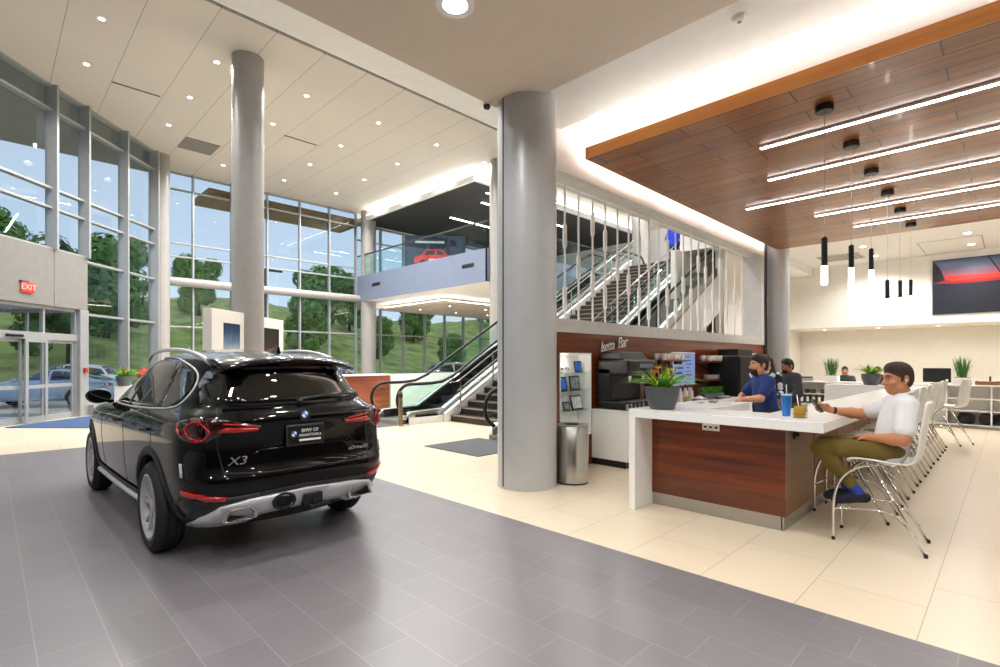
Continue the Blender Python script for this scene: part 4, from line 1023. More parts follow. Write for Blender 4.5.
# stools
def make_stool():
    t = thing('bar_stool', 'x', 'stool', (0, 0, 0), 0)
    path = catmull([(.235, .665), (.20, .70), (.08, .705), (-.1, .692), (-.2, .70), (-.262, .775), (-.285, .92), (-.31, 1.1), (-.325, 1.22)], 5)
    def wdt(f):
        a = .205 if f < .5 else .205 - .03 * (f - .5) / .5
        if f < .10: a *= math.sqrt(max(.0, 1 - ((.10 - f) / .10) ** 2)) * .45 + .55
        if f > .92: a *= math.sqrt(max(0., 1 - ((f - .92) / .08) ** 2)) * .35 + .65
        return a
    mb = MB(); n = len(path)
    def fn(i, j):
        q = i * (n - 1); k = min(int(q), n - 2); u = q - k
        y = path[k][0] * (1 - u) + path[k + 1][0] * u; z = path[k][1] * (1 - u) + path[k + 1][1] * u
        s = (j - .5) * 2; a = wdt(i)
        dish = .022 * s * s
        return Vector((a * s, y + (dish * 1.4 if i > .55 else 0), z + (dish if i <= .55 else 0)))
    mb.grid(fn, 41, 13)
    sh = mb.build('seat_shell', m_bright, t, smooth=True, solid=.013)
    for s in (-1, 1):
        MB().ring(smooth_path([(s * .205, .325, 0), (s * .203, .325, .2), (s * .20, .318, .38), (s * .195, .27, .53), (s * .18, .17, .635), (s * .165, .02, .685)], 6), .0115, 10).build('leg', m_chrome, t, smooth=True)
        MB().ring([(s * .225, -.295, 0), (s * .17, .06, .685)], .0115, 10).build('leg', m_chrome, t, smooth=True)
        MB().ring(smooth_path([(s * .203, .325, .27), (s * .21, .12, .305), (s * .213, -.08, .29), (s * .216, -.24, .13)], 6), .007, 8).build('side_brace', m_chrome, t, smooth=True)
        for y in (.325, -.295): MB().lathe([(.014, 0), (.014, .02), (.0115, .03)], (s * (.205 if y > 0 else .225), y, 0), 12).build('foot_cap', m_rubber, t)
    MB().ring([(-.203, .325, .27), (.203, .325, .27)], .0105, 10).build('footrest', m_chrome, t, smooth=True)
    MB().ring([(-.165, .02, .683), (.165, .02, .683)], .01, 8).ring([(-.17, .06, .683), (.17, .06, .683)], .01, 8).build('seat_frame', m_chrome, t, smooth=True)
    return t
st0 = make_stool(); st0.location = (5.42, .785, 0); st0.rotation_euler = (0, 0, R(3))
st0['label'] = 'white bar stool with chrome legs that the man in white sits on'; st0['group'] = 'white stools along the bar'
for k, x in enumerate((6.24, 7.04, 7.88, 8.62, 9.36, 10.24, 11.1, 11.85)):
    dup(st0, (x, 1.12 - .02 * (k % 3), 0) if False else (x, 1.115, 0), R((k * 37 % 5) - 2), 'white bar stool in the row along the bar, %s behind the seated man' % ordw[k])
dup(st0, (12.75, .86, 0), R(-20), 'white bar stool standing turned out at the far end of the bar')

# planters
def blade_plant(parent, n, hgt, spread, w0, mat, seed, z0=0., droop=.5, rad=.08, name='leaves', upright=0.):
    r = random.Random(seed); mb = MB()
    for k in range(n):
        a = r.random() * 2 * PI; L = hgt * r.uniform(.6, 1.05); sp_ = spread * r.uniform(.3, 1.) * (1 - upright)
        b = Vector((math.cos(a) * rad * r.random(), math.sin(a) * rad * r.random(), z0)); d = Vector((math.cos(a), math.sin(a), 0)); sd = Vector((-d.y, d.x, 0)); m = 7; w = w0 * r.uniform(.7, 1.2)
        o = len(mb.v)
        for i in range(m):
            t_ = i / (m - 1); p = b + d * sp_ * (t_ ** 1.3) + Vector((0, 0, L * (t_ - droop * t_ * t_ * (sp_ / max(spread, .01)))))
            ww = w * (math.sin(PI * min(1, t_ * .85 + .12))) ** .8 * (1 if i < m - 1 else .15)
            mb.v += [tuple(p - sd * ww), tuple(p + Vector((0, 0, -ww * .5))), tuple(p + sd * ww)]
        for i in range(m - 1):
            for j in (0, 1):
                q = o + i * 3 + j; mb.f.append([q, q + 1, q + 4, q + 3]); mb.mi.append(0)
    return mb.build(name, mat, parent, smooth=True)
def planter(name, label, loc, scale=1., flowers=True, seed=3):
    t = thing(name, label, 'plant', loc)
    s = scale
    MB().lathe([(0, 0), (.115 * s, 0), (.125 * s, .01 * s), (.165 * s, .13 * s), (.175 * s, .232 * s), (.165 * s, .235 * s), (.158 * s, .225 * s), (.15 * s, .2 * s), (0, .2 * s)], n=40).build('pot', m_pot, t, smooth='auto')
    MB().lathe([(0, .205 * s), (.15 * s, .2 * s)], n=20).build('soil', M('soil', '2a1c12', .9, var=.3), t)
    blade_plant(t, 48, .40 * s, .46 * s, .012 * s, m_leaf, seed, .2 * s, .85, .09 * s)
    blade_plant(t, 20, .36 * s, .34 * s, .016 * s, m_leafy, seed + 1, .2 * s, .7, .09 * s, 'light_leaves')
    if flowers:
        r = random.Random(seed)
        for k in range(6):
            a = r.random() * 6.28; q = (.06 + .05 * r.random()) * s; p = Vector((math.cos(a) * q, math.sin(a) * q, (.33 + .1 * r.random()) * s))
            mb = MB()
            for i in range(6):
                b = 2 * PI * i / 6; u = Vector((math.cos(b), math.sin(b), .5)); v = Vector((-math.sin(b), math.cos(b), 0))
                mb.add([p, p + u * .022 * s - v * .014 * s, p + u * .042 * s + Vector((0, 0, .012 * s)), p + u * .022 * s + v * .014 * s], [(0, 1, 2, 3)])
            mb.ring([p, p - Vector((p.x * .4, p.y * .4, .14 * s))], .003 * s, 5)
            mb.build('flower', m_yellow if k % 3 else m_orange, t)
    return t
planter('bar_planter', 'charcoal bowl planter with strappy leaves and yellow flowers, on the near end of the bar', (4.97, 2.58, ZT), 1.0)
planter('fern_planter', 'charcoal bowl planter with arching leaves on the far end of the bar', (13.03, 2.08, ZT), 1.0, False, 9)
# drinks
t = thing('tumbler', 'tall blue tumbler with a straw on the near end of the bar', 'cup', (5.13, 1.45, ZT))
m_tb = M('tumbler blue', '1f6fc0', .25, .3, .4)
MB().lathe([(0, 0), (.031, 0), (.033, .004), (.0345, .02), (.045, .175), (.046, .19), (.043, .19), (.031, .01), (0, .01)], n=36).build('cup', m_tb, t, smooth='auto')
MB().lathe([(0, .012), (.0325, .012)], n=8).build('base_ring', m_steel, t); MB().lathe([(.0465, .188), (.047, .198), (.043, .202), (0, .203)], n=36).build('lid', M('clear lid', 'b9cfe2', .15), t, smooth='auto')
MB().ring([(.01, 0, .19), (.014, .004, .285)], .004, 8).build('straw', M('clear straw', 'd7e3ea', .2), t, smooth=True)
t = thing('glass_of_tea', 'short square glass of amber tea beside the tall blue tumbler', 'cup', (5.05, 1.315, ZT))
m_tea = M('amber tea', 'ee9a1c', .15, 0, .6)
MB().box(-.042, .042, -.042, .042, .006, .105).build('drink', m_tea, t, bevel=.012)
gl = MB()
for x0, x1, y0, y1 in ((-.047, .047, -.047, -.044), (-.047, .047, .044, .047), (-.047, -.044, -.044, .044), (.044, .047, -.044, .044)): gl.box(x0, x1, y0, y1, 0, .125)
gl.box(-.047, .047, -.047, .047, 0, .005).build('glass', m_rail_glass, t)
MB().box(-.05, .05, -.05, .05, .035, .043).build('band', M('amber band', 'b06a0a', .3), t, bevel=.003)
MB().ring([(.0, .01, .05), (.01, .03, .2)], .004, 8).build('straw', m_bright, t, smooth=True)

# ---------------------------------------------------------------- back counter and coffee things
bk = thing('back_counter', 'white back counter with black toe kick against the wood wall', 'counter', (6.45, 3.87, 0))
MB().box(0, 6.6, 0, .62, .1, .80).build('carcass', m_bright, bk); MB().box(.02, 6.58, .05, .62, 0, .1).build('toe_kick', m_black, bk); MB().box(-.01, 6.62, -.02, .625, .80, .83).build('worktop', m_quartz, bk, bevel=.003)
for k in range(9): MB().box(.73 * k + .02, .73 * k + .725, -.018, 0, .12, .78).build('cabinet_door', m_bright, bk, bevel=.002)
ZC = .83
cm = thing('coffee_machine', 'big black coffee machine on the back counter left of the screen', 'coffee machine', (6.95, 4.15, ZC))
MB().box(-.42, .46, -.2, .3, .02, .12).box(-.42, .46, .06, .3, .12, .62).build('body', m_black, cm, bevel=.02)
MB().box(-.42, .46, -.24, .3, .5, .74).build('brew_head', m_black, cm, bevel=.035); MB().prism([(-.12, .74), (.3, .74), (.3, .86), (-.02, .86)], -.34, .38, 'x').build('bean_hopper', m_black, cm, bevel=.02)
MB().box(-.38, .42, -.235, -.1, .118, .13).build('drip_tray', m_steelh, cm)
for x in (-.2, .18):
    MB().cyl((x, -.12, .5), (x, -.12, .42), .035, .03, 20).build('group_head', m_chrome, cm, smooth='auto'); MB().ring([(x, -.12, .42), (x, -.3, .40)], [.012, .016], 10).build('portafilter', m_black, cm, smooth='auto')
MB().ring(smooth_path([(.4, -.2, .5), (.43, -.24, .4), (.42, -.22, .2)], 6), .008, 8).build('steam_wand', m_chrome, cm, smooth=True)
MB().box(-.1, .3, -.245, -.235, .62, .68).build('display', M('display grey', '77828c', .2), cm); MB().box(-.42, .46, -.245, -.238, .56, .565).build('trim_line', m_chrome, cm)
gr = thing('coffee_grinder', 'black coffee grinder between the coffee machine and the screen', 'grinder', (7.75, 4.15, ZC))
MB().box(-.11, .11, -.14, .14, 0, .38).build('body', m_black, gr, bevel=.02); MB().lathe([(.06, .38), (.105, .48), (.105, .60), (.1, .61), (0, .61)], n=28).build('hopper', M('smoked plastic', '1a1410', .1), gr, smooth='auto'); MB().box(-.05, .05, -.2, -.14, .2, .24).build('chute', m_steel, gr); MB().box(-.07, .07, -.146, -.138, .27, .34).build('panel', M('display grey2', '8c979f', .3), gr)
# little upright bottles and shot glasses in front of the coffee machine
m_syrup = M('bottle steel', 'a9adb0', .2, .8)
for k, x in enumerate((6.52, 6.62, 6.73, 6.84, 6.96)):
    t = thing('shaker', 'small steel shaker in the row before the black coffee machine', 'shaker', (x, 3.92, ZC), 0, 'shakers before the coffee machine')
    MB().lathe([(0, 0), (.022, 0), (.024, .06), (.02, .075), (0, .08)], n=18).build('body', m_syrup, t, smooth='auto'); MB().lathe([(.021, .075), (.019, .095), (0, .1)], n=18).build('lid', m_chrome, t, smooth='auto')
# shelves with cups
def shelf(x0, x1, z, label):
    t = thing('wall_shelf', label, 'shelf', (x0, 4.5, z))
    MB().box(0, x1 - x0, -.28, 0, -.03, 0).build('board', m_sapele, t, bevel=.003)
    for x in (.08, x1 - x0 - .08): MB().box(x - .01, x + .01, -.2, 0, -.08, -.03).build('bracket', m_dark, t)
shelf(8.15, 9.1, 1.57, 'short wood shelf with white cups above the bar planter'); shelf(10.05, 11.0, 1.55, 'upper wood shelf right of the screen, holding white cups'); shelf(10.05, 11.0, 1.18, 'lower wood shelf right of the screen, holding stacked plates')
cup0 = None
def cup(x, y, z, label, group, sc=1.):
    global cup0
    if cup0 is None:
        cup0 = thing('coffee_cup', label, 'cup', (x, y, z), 0, group)
        MB().lathe([(0, .002), (.025, 0), (.03, .005), (.045, .06), (.048, .11), (.045, .11), (.04, .05), (0, .01)], n=24).build('bowl', m_bright, cup0, smooth='auto')
        MB().ring(arc((.046, 0, .06), .028, -PI / 2, PI / 2, 8, 'xz'), .006, 8).build('handle', m_bright, cup0, smooth=True)
        return cup0
    return dup(cup0, (x, y, z), rnd.random() * 6, label, group)
for x0, z, wh in ((8.2, 1.57, 'left of the screen'), (10.1, 1.55, 'right of the screen')):
    for k in range(7): cup(x0 + .13 * k, 4.36, z, 'white coffee cup on the upper wood shelf ' + wh, 'white cups on the shelf ' + wh)
    for k in range(6): cup(x0 + .06 + .13 * k, 4.25, z, 'white coffee cup on the upper wood shelf ' + wh, 'white cups on the shelf ' + wh)
pl0 = None
for x, n in ((10.25, 5), (10.42, 4), (10.62, 5)):
    for k in range(n):
        if pl0 is None:
            pl0 = tag(MB().lathe([(0, .004), (.05, 0), (.055, .006), (.085, .016), (.084, .019), (.05, .009), (0, .008)], n=28).build('saucer', m_bright, smooth='auto'), 'white saucer in a stack on the lower wood shelf right of the screen', 'plate', 'stacked saucers on the lower shelf'); o = pl0
        else: o = pl0.copy(); C.objects.link(o)
        o.location = (x, 4.33, 1.18 + .018 * k)
t = thing('cup_box', 'white box on the lower wood shelf beside the saucers', 'box', (10.85, 4.35, 1.18)); MB().box(-.09, .09, -.08, .08, 0, .12).build('carton', m_bright, t, bevel=.004); MB().box(-.09, .09, -.083, -.08, .03, .07).build('label_band', m_panelgrey, t)
# screen
t = thing('menu_screen', 'bluish framed screen on the wood wall above the counter', 'screen', (9.45, 4.5, 1.40))
MB().box(-.48, .48, -.05, 0, -.32, .32).build('bezel', m_bright, t, bevel=.012)
MB().box(-.455, .455, -.056, -.05, -.295, .295).build('display', M_emit('screen blue', '98a8d6', .75), t)
mb = MB()
for k in range(5): mb.box(-.40, -.05 - .03 * (k % 2), -.059, -.056, .2 - k * .1, .235 - k * .1)
for k in range(7): mb.box(.08, .22 + .05 * (k % 3), -.059, -.056, .22 - k * .07, .238 - k * .07)
mb.build('display_lines', M_emit('screen lines', '3a5f9e', .7), t)
m_door = M('cooler black', '0c0c0d', .55, spec=.2)
# black brewer tower and box
t = thing('beverage_cooler', 'tall black beverage cooler on the back counter behind the man in blue', 'cooler', (11.42, 4.18, ZC))
MB().box(-.75, .75, -.3, .3, 0, .83).build('body', m_black, t, bevel=.015); MB().box(-.72, -.01, -.315, -.3, .04, .80).build('door', m_door, t, bevel=.006); MB().box(.01, .72, -.315, -.3, .04, .80).build('door', m_door, t, bevel=.006)
for x in (-.05, .05): MB().box(x - .01, x + .01, -.345, -.315, .2, .6).build('handle', m_steel, t, bevel=.004)
t = thing('storage_box', 'low dark box on top of the tall black cooler', 'box', (11.35, 4.2, ZC + .83)); MB().box(-.42, .42, -.2, .2, 0, .12).build('tray', M('box black', '1b1918', .6), t, bevel=.01); MB().box(-.43, .43, -.21, .21, .12, .14).build('lid', m_dark, t, bevel=.006)
t = thing('paper_stack', 'small stack of white paper on top of the tall black cooler', 'paper', (11.98, 4.1, ZC + .83)); MB().box(-.1, .1, -.08, .08, 0, .06).build('sheets', m_bright, t); MB().box(-.101, .101, -.02, .02, .0, .061).build('band', m_panelgrey, t)
# green plant box, tray, bottles, papers
t = thing('herb_box', 'grey trough of short green herbs on the back counter under the shelves', 'plant', (9.9, 4.12, ZC)); MB().box(-.45, .45, -.08, .08, 0, .1).build('trough', m_pot, t, bevel=.006)
mb = MB(); r_ = random.Random(5)
for k in range(420):
    p = Vector((r_.uniform(-.44, .44), r_.uniform(-.08, .08), r_.uniform(.09, .22))); a = r_.random() * 6.28; u = Vector((math.cos(a), math.sin(a), r_.uniform(-.3, .6))) * .022; v = Vector((-math.sin(a), math.cos(a), .5)) * .016
    mb.add([p - u, p - v, p + u, p + v], [(0, 1, 2, 3)])
mb.build('herbs', m_leaf, t)
t = thing('serving_tray', 'black round tray on the back counter before the herb trough', 'tray', (10.2, 4.0, ZC)); MB().lathe([(0, .004), (.2, .004), (.215, .03), (.21, .03), (.195, .012), (0, .012)], (0, 0, 0), 36, Matrix.Diagonal((1.7, .55, 1, 1))).build('tray', m_blackg, t, smooth='auto'); MB().box(-.2, .2, -.04, .04, .012, .03).build('napkin', m_bright, t)
bt = thing('syrup_bottle', 'slim white bottle in the cluster on the back counter below the screen', 'bottle', (8.55, 4.1, ZC), 0, 'white bottles below the screen')
MB().lathe([(0, 0), (.035, 0), (.037, .01), (.037, .17), (.016, .215), (.014, .25), (.016, .25), (0, .252)], n=22).build('bottle', m_bright, bt, smooth='auto'); MB().lathe([(.017, .25), (.017, .275), (.006, .28), (.006, .31), (0, .311)], n=14).build('pump', m_dark, bt, smooth='auto')
for x, y in ((8.66, 4.05), (8.78, 4.12), (8.9, 4.06), (9.0, 4.14)): dup(bt, (x, y, ZC), 0)
t = thing('honey_jar', 'small amber jar before the white bottles on the back counter', 'jar', (8.5, 3.95, ZC)); MB().lathe([(0, 0), (.04, 0), (.042, .01), (.042, .07), (.03, .085), (0, .085)], n=22).build('jar', m_tea, t, smooth='auto'); MB().lathe([(.034, .085), (.034, .105), (0, .106)], n=22).build('lid', M('brass lid', 'b98f3a', .3, .8), t, smooth='auto')
t = thing('folded_cloth', 'white folded cloth over a black bowl below the screen', 'cloth', (8.95, 3.93, ZC)); MB().lathe([(0, 0), (.09, 0), (.15, .05), (.14, .05), (0, .02)], n=28).build('bowl', m_blackg, t, smooth='auto'); MB().grid(lambda i, j: Vector((-.12 + .24 * i, -.08 + .16 * j, .05 + .045 * math.sin(PI * i) * math.sin(PI * j) + .006 * math.sin(20 * i + 9 * j))), 14, 10).build('cloth', m_bright, t, smooth=True, solid=.006)
for k, (x, y) in enumerate(((6.02, 2.62), (6.1, 2.52), (6.3, 2.6))):
    t = thing('pen', 'dark pen lying on the white bar top beyond the planter', 'pen', (x, y, ZT), k * 1.1, 'pens on the bar top'); MB().cyl((-.06, 0, .005), (.05, 0, .005), .005, n=10).build('barrel', m_black, t); MB().cyl((.05, 0, .005), (.07, 0, .004), .005, .001, 10).build('tip', m_steel, t)
# lettering on the wall
t = thing('wall_lettering', 'white script lettering sign on the wood wall over the coffee machine', 'sign', (6.98, 4.49, 1.80))
m_sg = M('sign white', 'f8f6f3', .4)
text('lettering', 'Isetta', .22, m_sg, (-.13, -.015, -.02), (PI / 2, R(-8), 0), t, .003, shear=.35, sx=.95, spacing=.88)
text('lettering', 'Bar', .25, m_sg, (.30, -.015, .045), (PI / 2, R(-8), 0), t, .003, shear=.35, sx=.95, spacing=.88)

# niche
nc = thing('display_niche', 'lit white display niche with glass shelves in the wood wall', 'shelf', (5.67, 4.5, .45))
MB().box(0, .02, -.02, .215, 0, 1.22).box(.74, .76, -.02, .215, 0, 1.22).box(.02, .74, -.02, .215, 0, .02).box(.02, .74, -.02, .215, 1.2, 1.22).build('frame', m_bright, nc, bevel=.002)
for z in (.38, .67, .93): MB().box(.02, .74, 0, .21, z - .008, z).build('glass_shelf', m_rail_glass, nc)
MB().lathe([(0, 1.195), (.03, 1.195), (.03, 1.2)], (.2, .08, 0), 16).build('lamp', m_bulb, nc)
ld = bpy.data.lights.new('niche lamp', 'POINT'); ld.energy = 4; ld.shadow_soft_size = .03; ld.color = (1, .92, .8); lo = bpy.data.objects.new('niche_lamp', ld); C.objects.link(lo); lo.location = (5.87, 4.58, 1.6)
def frame(x, z, w, h, pic, label, lean=8):
    t = thing('picture_frame', label, 'frame', (5.67 + x, 4.58, .45 + z), 0); t.rotation_euler = (R(-lean), 0, 0)
    MB().box(-w / 2, w / 2, 0, .015, 0, h).build('frame', m_black, t, bevel=.003); MB().box(-w / 2 + .018, w / 2 - .018, -.002, .001, .018, h - .018).build('print', pic, t)
m_pb = M('print blue', '2d6fd0', .3, var=.5, vs=14); m_pg = M('print grey', '8d9498', .3, var=.6, vs=16); m_pw = M('print pale', 'dfe3e6', .3, var=.2, vs=16)
frame(.18, .67, .24, .20, m_pb, 'black framed print with a blue picture on the middle niche shelf'); frame(.5, .67, .24, .21, m_pg, 'black framed grey print on the middle niche shelf')
frame(.56, .38, .26, .21, m_pw, 'tilted black frame with a pale print on the lowest niche shelf', 14); frame(.3, .38, .15, .13, m_pg, 'small dark frame leaning on the lowest niche shelf', 14)
frame(.58, .93, .18, .17, m_pb, 'wooden frame with a blue and orange picture on the top niche shelf')
t = thing('gift_card_stand', 'white card stand with small marks on the top niche shelf', 'card', (5.95, 4.6, .45 + .93)); MB().box(-.14, .12, 0, .012, 0, .14).build('card', m_bright, t); MB().box(-.09, -.06, -.002, 0, .04, .07).box(0, .03, -.002, 0, .05, .08).box(.06, .08, -.002, 0, .04, .06).build('marks', m_dark, t)
t = thing('toy_figure', 'small dark ornament at the left of the top niche shelf', 'ornament', (5.76, 4.56, .45 + .93)); MB().lathe([(0, 0), (.025, 0), (.02, .03), (.028, .06), (.012, .09), (.018, .11), (0, .125)], n=16).build('body', m_dark, t, smooth='auto'); MB().lathe([(0, 0), (.035, 0), (.035, .008), (0, .008)], n=16).build('base', m_black, t)
# bin
t = thing('waste_bin', 'brushed steel cylinder bin before the display niche', 'bin', (5.3, 3.99, 0))
MB().lathe([(.205, 0), (.205, .72), (.198, .73), (.19, .725), (.19, .6), (0, .6)], n=64).build('body', M_brushed('bin steel', 'cfcdc8', .24, 2), t, smooth='auto'); MB().lathe([(.207, 0), (.207, .02), (.2, .021)], n=64).build('base_ring', m_black, t); MB().lathe([(.1, .728), (.206, .728), (.206, .742), (.1, .742), (.1, .728)], n=48).build('rim', m_steelh, t, smooth='auto')

# ---------------------------------------------------------------- showroom things left of the stairs
dk = thing('reception_desk', 'reception desk clad in reddish wood, seen past the black SUV', 'desk', (7.5, 14.35, 0))
MB().box(0, 1.75, 0, .12, .02, 1.08).box(0, .1, .12, .9, .02, 1.08).build('wood_panel', M_wood('desk wood', '5a220b', '90411a', 'b4602c', (.5, .5, 7), .3), dk); MB().box(-.04, 1.8, -.06, .45, 1.08, 1.13).build('worktop', m_bright, dk, bevel=.006); MB().box(.1, 1.7, .2, .8, .72, .75).build('inner_desk', m_bright, dk); MB().box(.02, 1.73, .01, .1, 0, .02).build('plinth', m_dark, dk)
struct(MB().box(9.3, 13.2, 14.35, 14.5, 0, 1.12).build('wall_low', m_white), 'low white wall right of the wooden reception desk', 'wall')
# display boards through the tall column
brd = thing('display_board', 'white display board with two poster panels beside the tall column', 'display', (4.38, 12.87, 0), math.atan2(.058 * -1 + 1, .058 + 1))
mb = MB().box(-1.55, -.34, -.1, .1, 0, 2.66).box(.34, 1.55, -.1, .1, 0, 2.64); mb.build('panel', m_cream, brd, bevel=.005)
def M_poster(name, stops):
    t = NT(name); b = t.bsdf(.3); tc = t.n('ShaderNodeTexCoord'); sp = t.n('ShaderNodeSeparateXYZ'); t.l(tc.outputs['Generated'], sp.inputs[0])
    nz = t.n('ShaderNodeTexNoise'); nz.inputs['Scale'].default_value = 4; nz.inputs['Detail'].default_value = 5; t.l(tc.outputs['Generated'], nz.inputs['Vector'])
    a = t.n('ShaderNodeMath', operation='MULTIPLY_ADD'); t.l(nz.outputs['Fac'], a.inputs[0]); a.inputs[1].default_value = .35; t.l(sp.outputs[2], a.inputs[2])
    s = t.n('ShaderNodeMath', operation='SUBTRACT'); t.l(a.outputs[0], s.inputs[0]); s.inputs[1].default_value = .17
    t.l(t.ramp(s.outputs[0], [(p, lin(c)) for p, c in stops]), b.inputs['Base Color']); return t.m
pa = MB().box(-1.14, -.52, -.108, -.1, 1.2, 2.38).build('poster', M_poster('sky poster', [(.0, 'd8cfc6'), (.35, 'c9b9ab'), (.55, '8fa2b4'), (.8, '2f4f74'), (1, '12294a')]), brd)
pb = MB().box(.5, 1.3, -.108, -.1, 1.2, 2.38).build('poster', M_poster('dark poster', [(.0, 'd9a07a'), (.3, 'a06a4e'), (.6, '3a2a26'), (1, '101216')]), brd)
# plant ledge at the entrance glass
ld_ = sempty('trim_7', 'white ledge in front of the entrance side glass', 'trim', LW(3.35, -.55, 0), LTH)
MB().box(-.05, 1.6, -.3, .25, 0, .8).build('ledge', m_white, ld_, bevel=.01)
pp = planter('window_planter', 'grey pot with green leaves and orange flowers on the white ledge by the entrance glass', LW(3.42, -.52, .8), 1.25, True, 21)
t = thing('red_flowers', 'pot of red flowers on the white ledge right of the grey planter', 'plant', LW(4.3, -.5, .8)); MB().lathe([(0, 0), (.1, 0), (.13, .2), (.12, .2), (0, .17)], n=24).build('pot', M('red pot', '9e2a20', .4), t, smooth='auto')
mb = MB(); r_ = random.Random(8)
for k in range(260):
    d = Vector((r_.gauss(0, 1), r_.gauss(0, 1), r_.gauss(0, 1))).normalized(); p = Vector((0, 0, .34)) + d * r_.uniform(.1, .2); u = d.cross(Vector((.3, .2, 1))).normalized() * .035; v = d.cross(u).normalized() * .035
    mb.add([p - u, p - v, p + u, p + v], [(0, 1, 2, 3)])
mb.build('blossoms', M('red blossom', 'c83a2a', .6, var=.4, vs=20), t)
# banner on the balcony
t = thing('balcony_poster', 'dark poster with a red car picture standing on the balcony behind the glass railing', 'poster', (14.2, 18.3, 5.62), R(-40))
MB().box(-1.35, 1.35, -.05, .05, 0, 1.55).build('panel', M('poster navy', '16233a', .4, var=.3, vs=2), t, bevel=.01)
mb = MB(); car_out = [(-.95, .32), (-.93, .55), (-.6, .68), (-.42, .92), (.25, .95), (.55, .7), (.95, .62), (1.0, .35)]
mb.prism(car_out, -.062, -.05, 'y'); mb.build('red_car_picture', M('picture red', 'd01a1c', .4), t)
MB().prism([(-.5, .68), (-.36, .87), (-.02, .88), (-.02, .68)], -.065, -.06, 'y').prism([(.05, .68), (.05, .88), (.22, .88), (.42, .68)], -.065, -.06, 'y').lathe([(0, 0), (.15, 0)], n=20, T=Matrix.Translation((-.55, -.066, .32)) @ Matrix.Rotation(PI / 2, 4, 'X')).lathe([(0, 0), (.15, 0)], n=20, T=Matrix.Translation((.6, -.066, .32)) @ Matrix.Rotation(PI / 2, 4, 'X')).build('picture_windows', m_black, t)
MB().box(-.3, .1, -.066, -.06, .4, .5).box(-.9, .4, -.056, -.05, 1.2, 1.3).build('picture_highlights', M('picture pale', 'c9d2dc', .4), t)

# ---------------------------------------------------------------- far right
t = thing('wall_picture', 'wide dark picture with a glowing red streak on the cream bulkhead', 'picture', (20.5, .2, 2.97))
MB().box(-.05, 0, -3.2, 1.52, 0, 1.64).build('canvas', M('picture navy', '0d1424', .4, var=.4, vs=.8), t)
MB().prism([(1.50, 1.62), (1.50, .95), (.9, .88), (-3.18, .98), (-3.18, 1.62)], -.056, -.05, 'x').build('sky_band', M_poster('dusk sky', [(.0, '7a0d12'), (.25, 'c42a2a'), (.5, '7a5a72'), (.8, '5a6f90'), (1, '3a5276')]), t)
MB().prism([(1.50, 1.62), (1.5, .95), (1.22, 1.0), (1.35, 1.4)], -.060, -.056, 'x').prism([(.3, 1.62), (.27, 1.62), (.0, 1.1), (.04, 1.1)], -.060, -.056, 'x').build('dark_shapes', M('picture dark', '14161c', .5), t)
MB().prism([(1.2, 1.14), (1.1, .98), (.5, 1.02), (-1.6, .93), (-3.18, .94), (-3.18, 1.0), (-1.6, 1.02), (.5, 1.12)], -.062, -.056, 'x').build('red_streak', M('picture red glow', 'ff2a14', .4), t)
def cabinet(y0, y1, label, shelves, div=2):
    t = thing('shelf_cabinet', label, 'cabinet', (15.9, y0, 0)); w = y1 - y0
    mb = MB().box(0, .42, 0, .03, .06, .97).box(0, .42, w - .03, w, .06, .97).box(.4, .42, .03, w - .03, .06, .97)
    for k in range(1, div): mb.box(0, .4, w * k / div - .015, w * k / div + .015, .06, .97)
    mb.build('carcass', m_bright, t, bevel=.003); MB().box(-.02, .44, -.02, w + .02, .97, 1.0).build('top', m_bright, t, bevel=.004)
    for z in shelves: MB().box(.01, .4, .03, w - .03, z - .012, z + .012).build('shelf', m_bright, t)
    MB().box(.04, .4, 0, w, 0, .06).build('plinth', m_panelgrey, t)
    return t
cabinet(-1.2, 1.85, 'white open shelf cabinet behind the far stool, right of the seated man', (.08, .4, .68), 4)
cabinet(2.75, 4.35, 'white open shelf cabinet with dark items, left of the far planter', (.08, .38, .66), 2)
b0 = None
for y, z, lab in ((.75, .09, 0), (.4, .09, 0), (.1, .09, 0), (-.15, .09, 0), (-.5, .09, 0)):
    if b0 is None:
        b0 = thing('black_bag', 'black bag on the lowest shelf of the right cabinet', 'bag', (16.05, y, z), 0, 'black bags on the lowest shelf')
        mb = MB().grid(lambda i, j: Vector((.14 * math.cos(2 * PI * i) * math.sin(PI * j) ** .5,   .16 * math.sin(2 * PI * i) * math.sin(PI * j) ** .5, .13 - .13 * math.cos(PI * j) + .015 * math.sin(9 * i) * math.sin(PI * j))), 18, 9, True); mb.build('bag', M('black fabric', '1c1b1b', .9, var=.3, vs=30), b0, smooth=True)
        MB().ring(arc((0, 0, .19), .06, 0, PI, 8, 'yz'), .008, 6).build('strap', m_black, b0, smooth=True)
    else: dup(b0, (16.05, y, z), y * 3)
for k, y in enumerate((4.2, 4.0, 3.85, 3.6)):
    t = thing('camera_case', 'small dark case on the middle shelf of the left cabinet', 'case', (16.0, y, .672), 0, 'small cases on the middle shelf'); MB().box(-.08, .08, -.055, .055, 0, .11).build('case', m_dark, t, bevel=.012); MB().lathe([(.035, 0), (.035, .04), (0, .04)], n=16, T=Matrix.Translation((-.08, 0, .055)) @ Matrix.Rotation(-PI / 2, 4, 'Y')).build('lens', m_blackg, t)
bk0 = None
for k in range(9):
    y = 4.25 - .14 * k
    if bk0 is None:
        bk0 = thing('binder', 'dark or pale binder standing on the lower shelf of the left cabinet', 'binder', (15.93, y, .392), 0, 'binders on the lower shelf'); MB().box(0, .26, -.05, .05, 0, .23).build('cover', M('binder olive', '4b4a3e', .6, var=.4, vs=3), bk0, bevel=.004); MB().box(-.002, 0, -.03, .03, .05, .18).build('spine_label', m_bright, bk0)
    else: dup(bk0, (15.93, y, .392), 0)
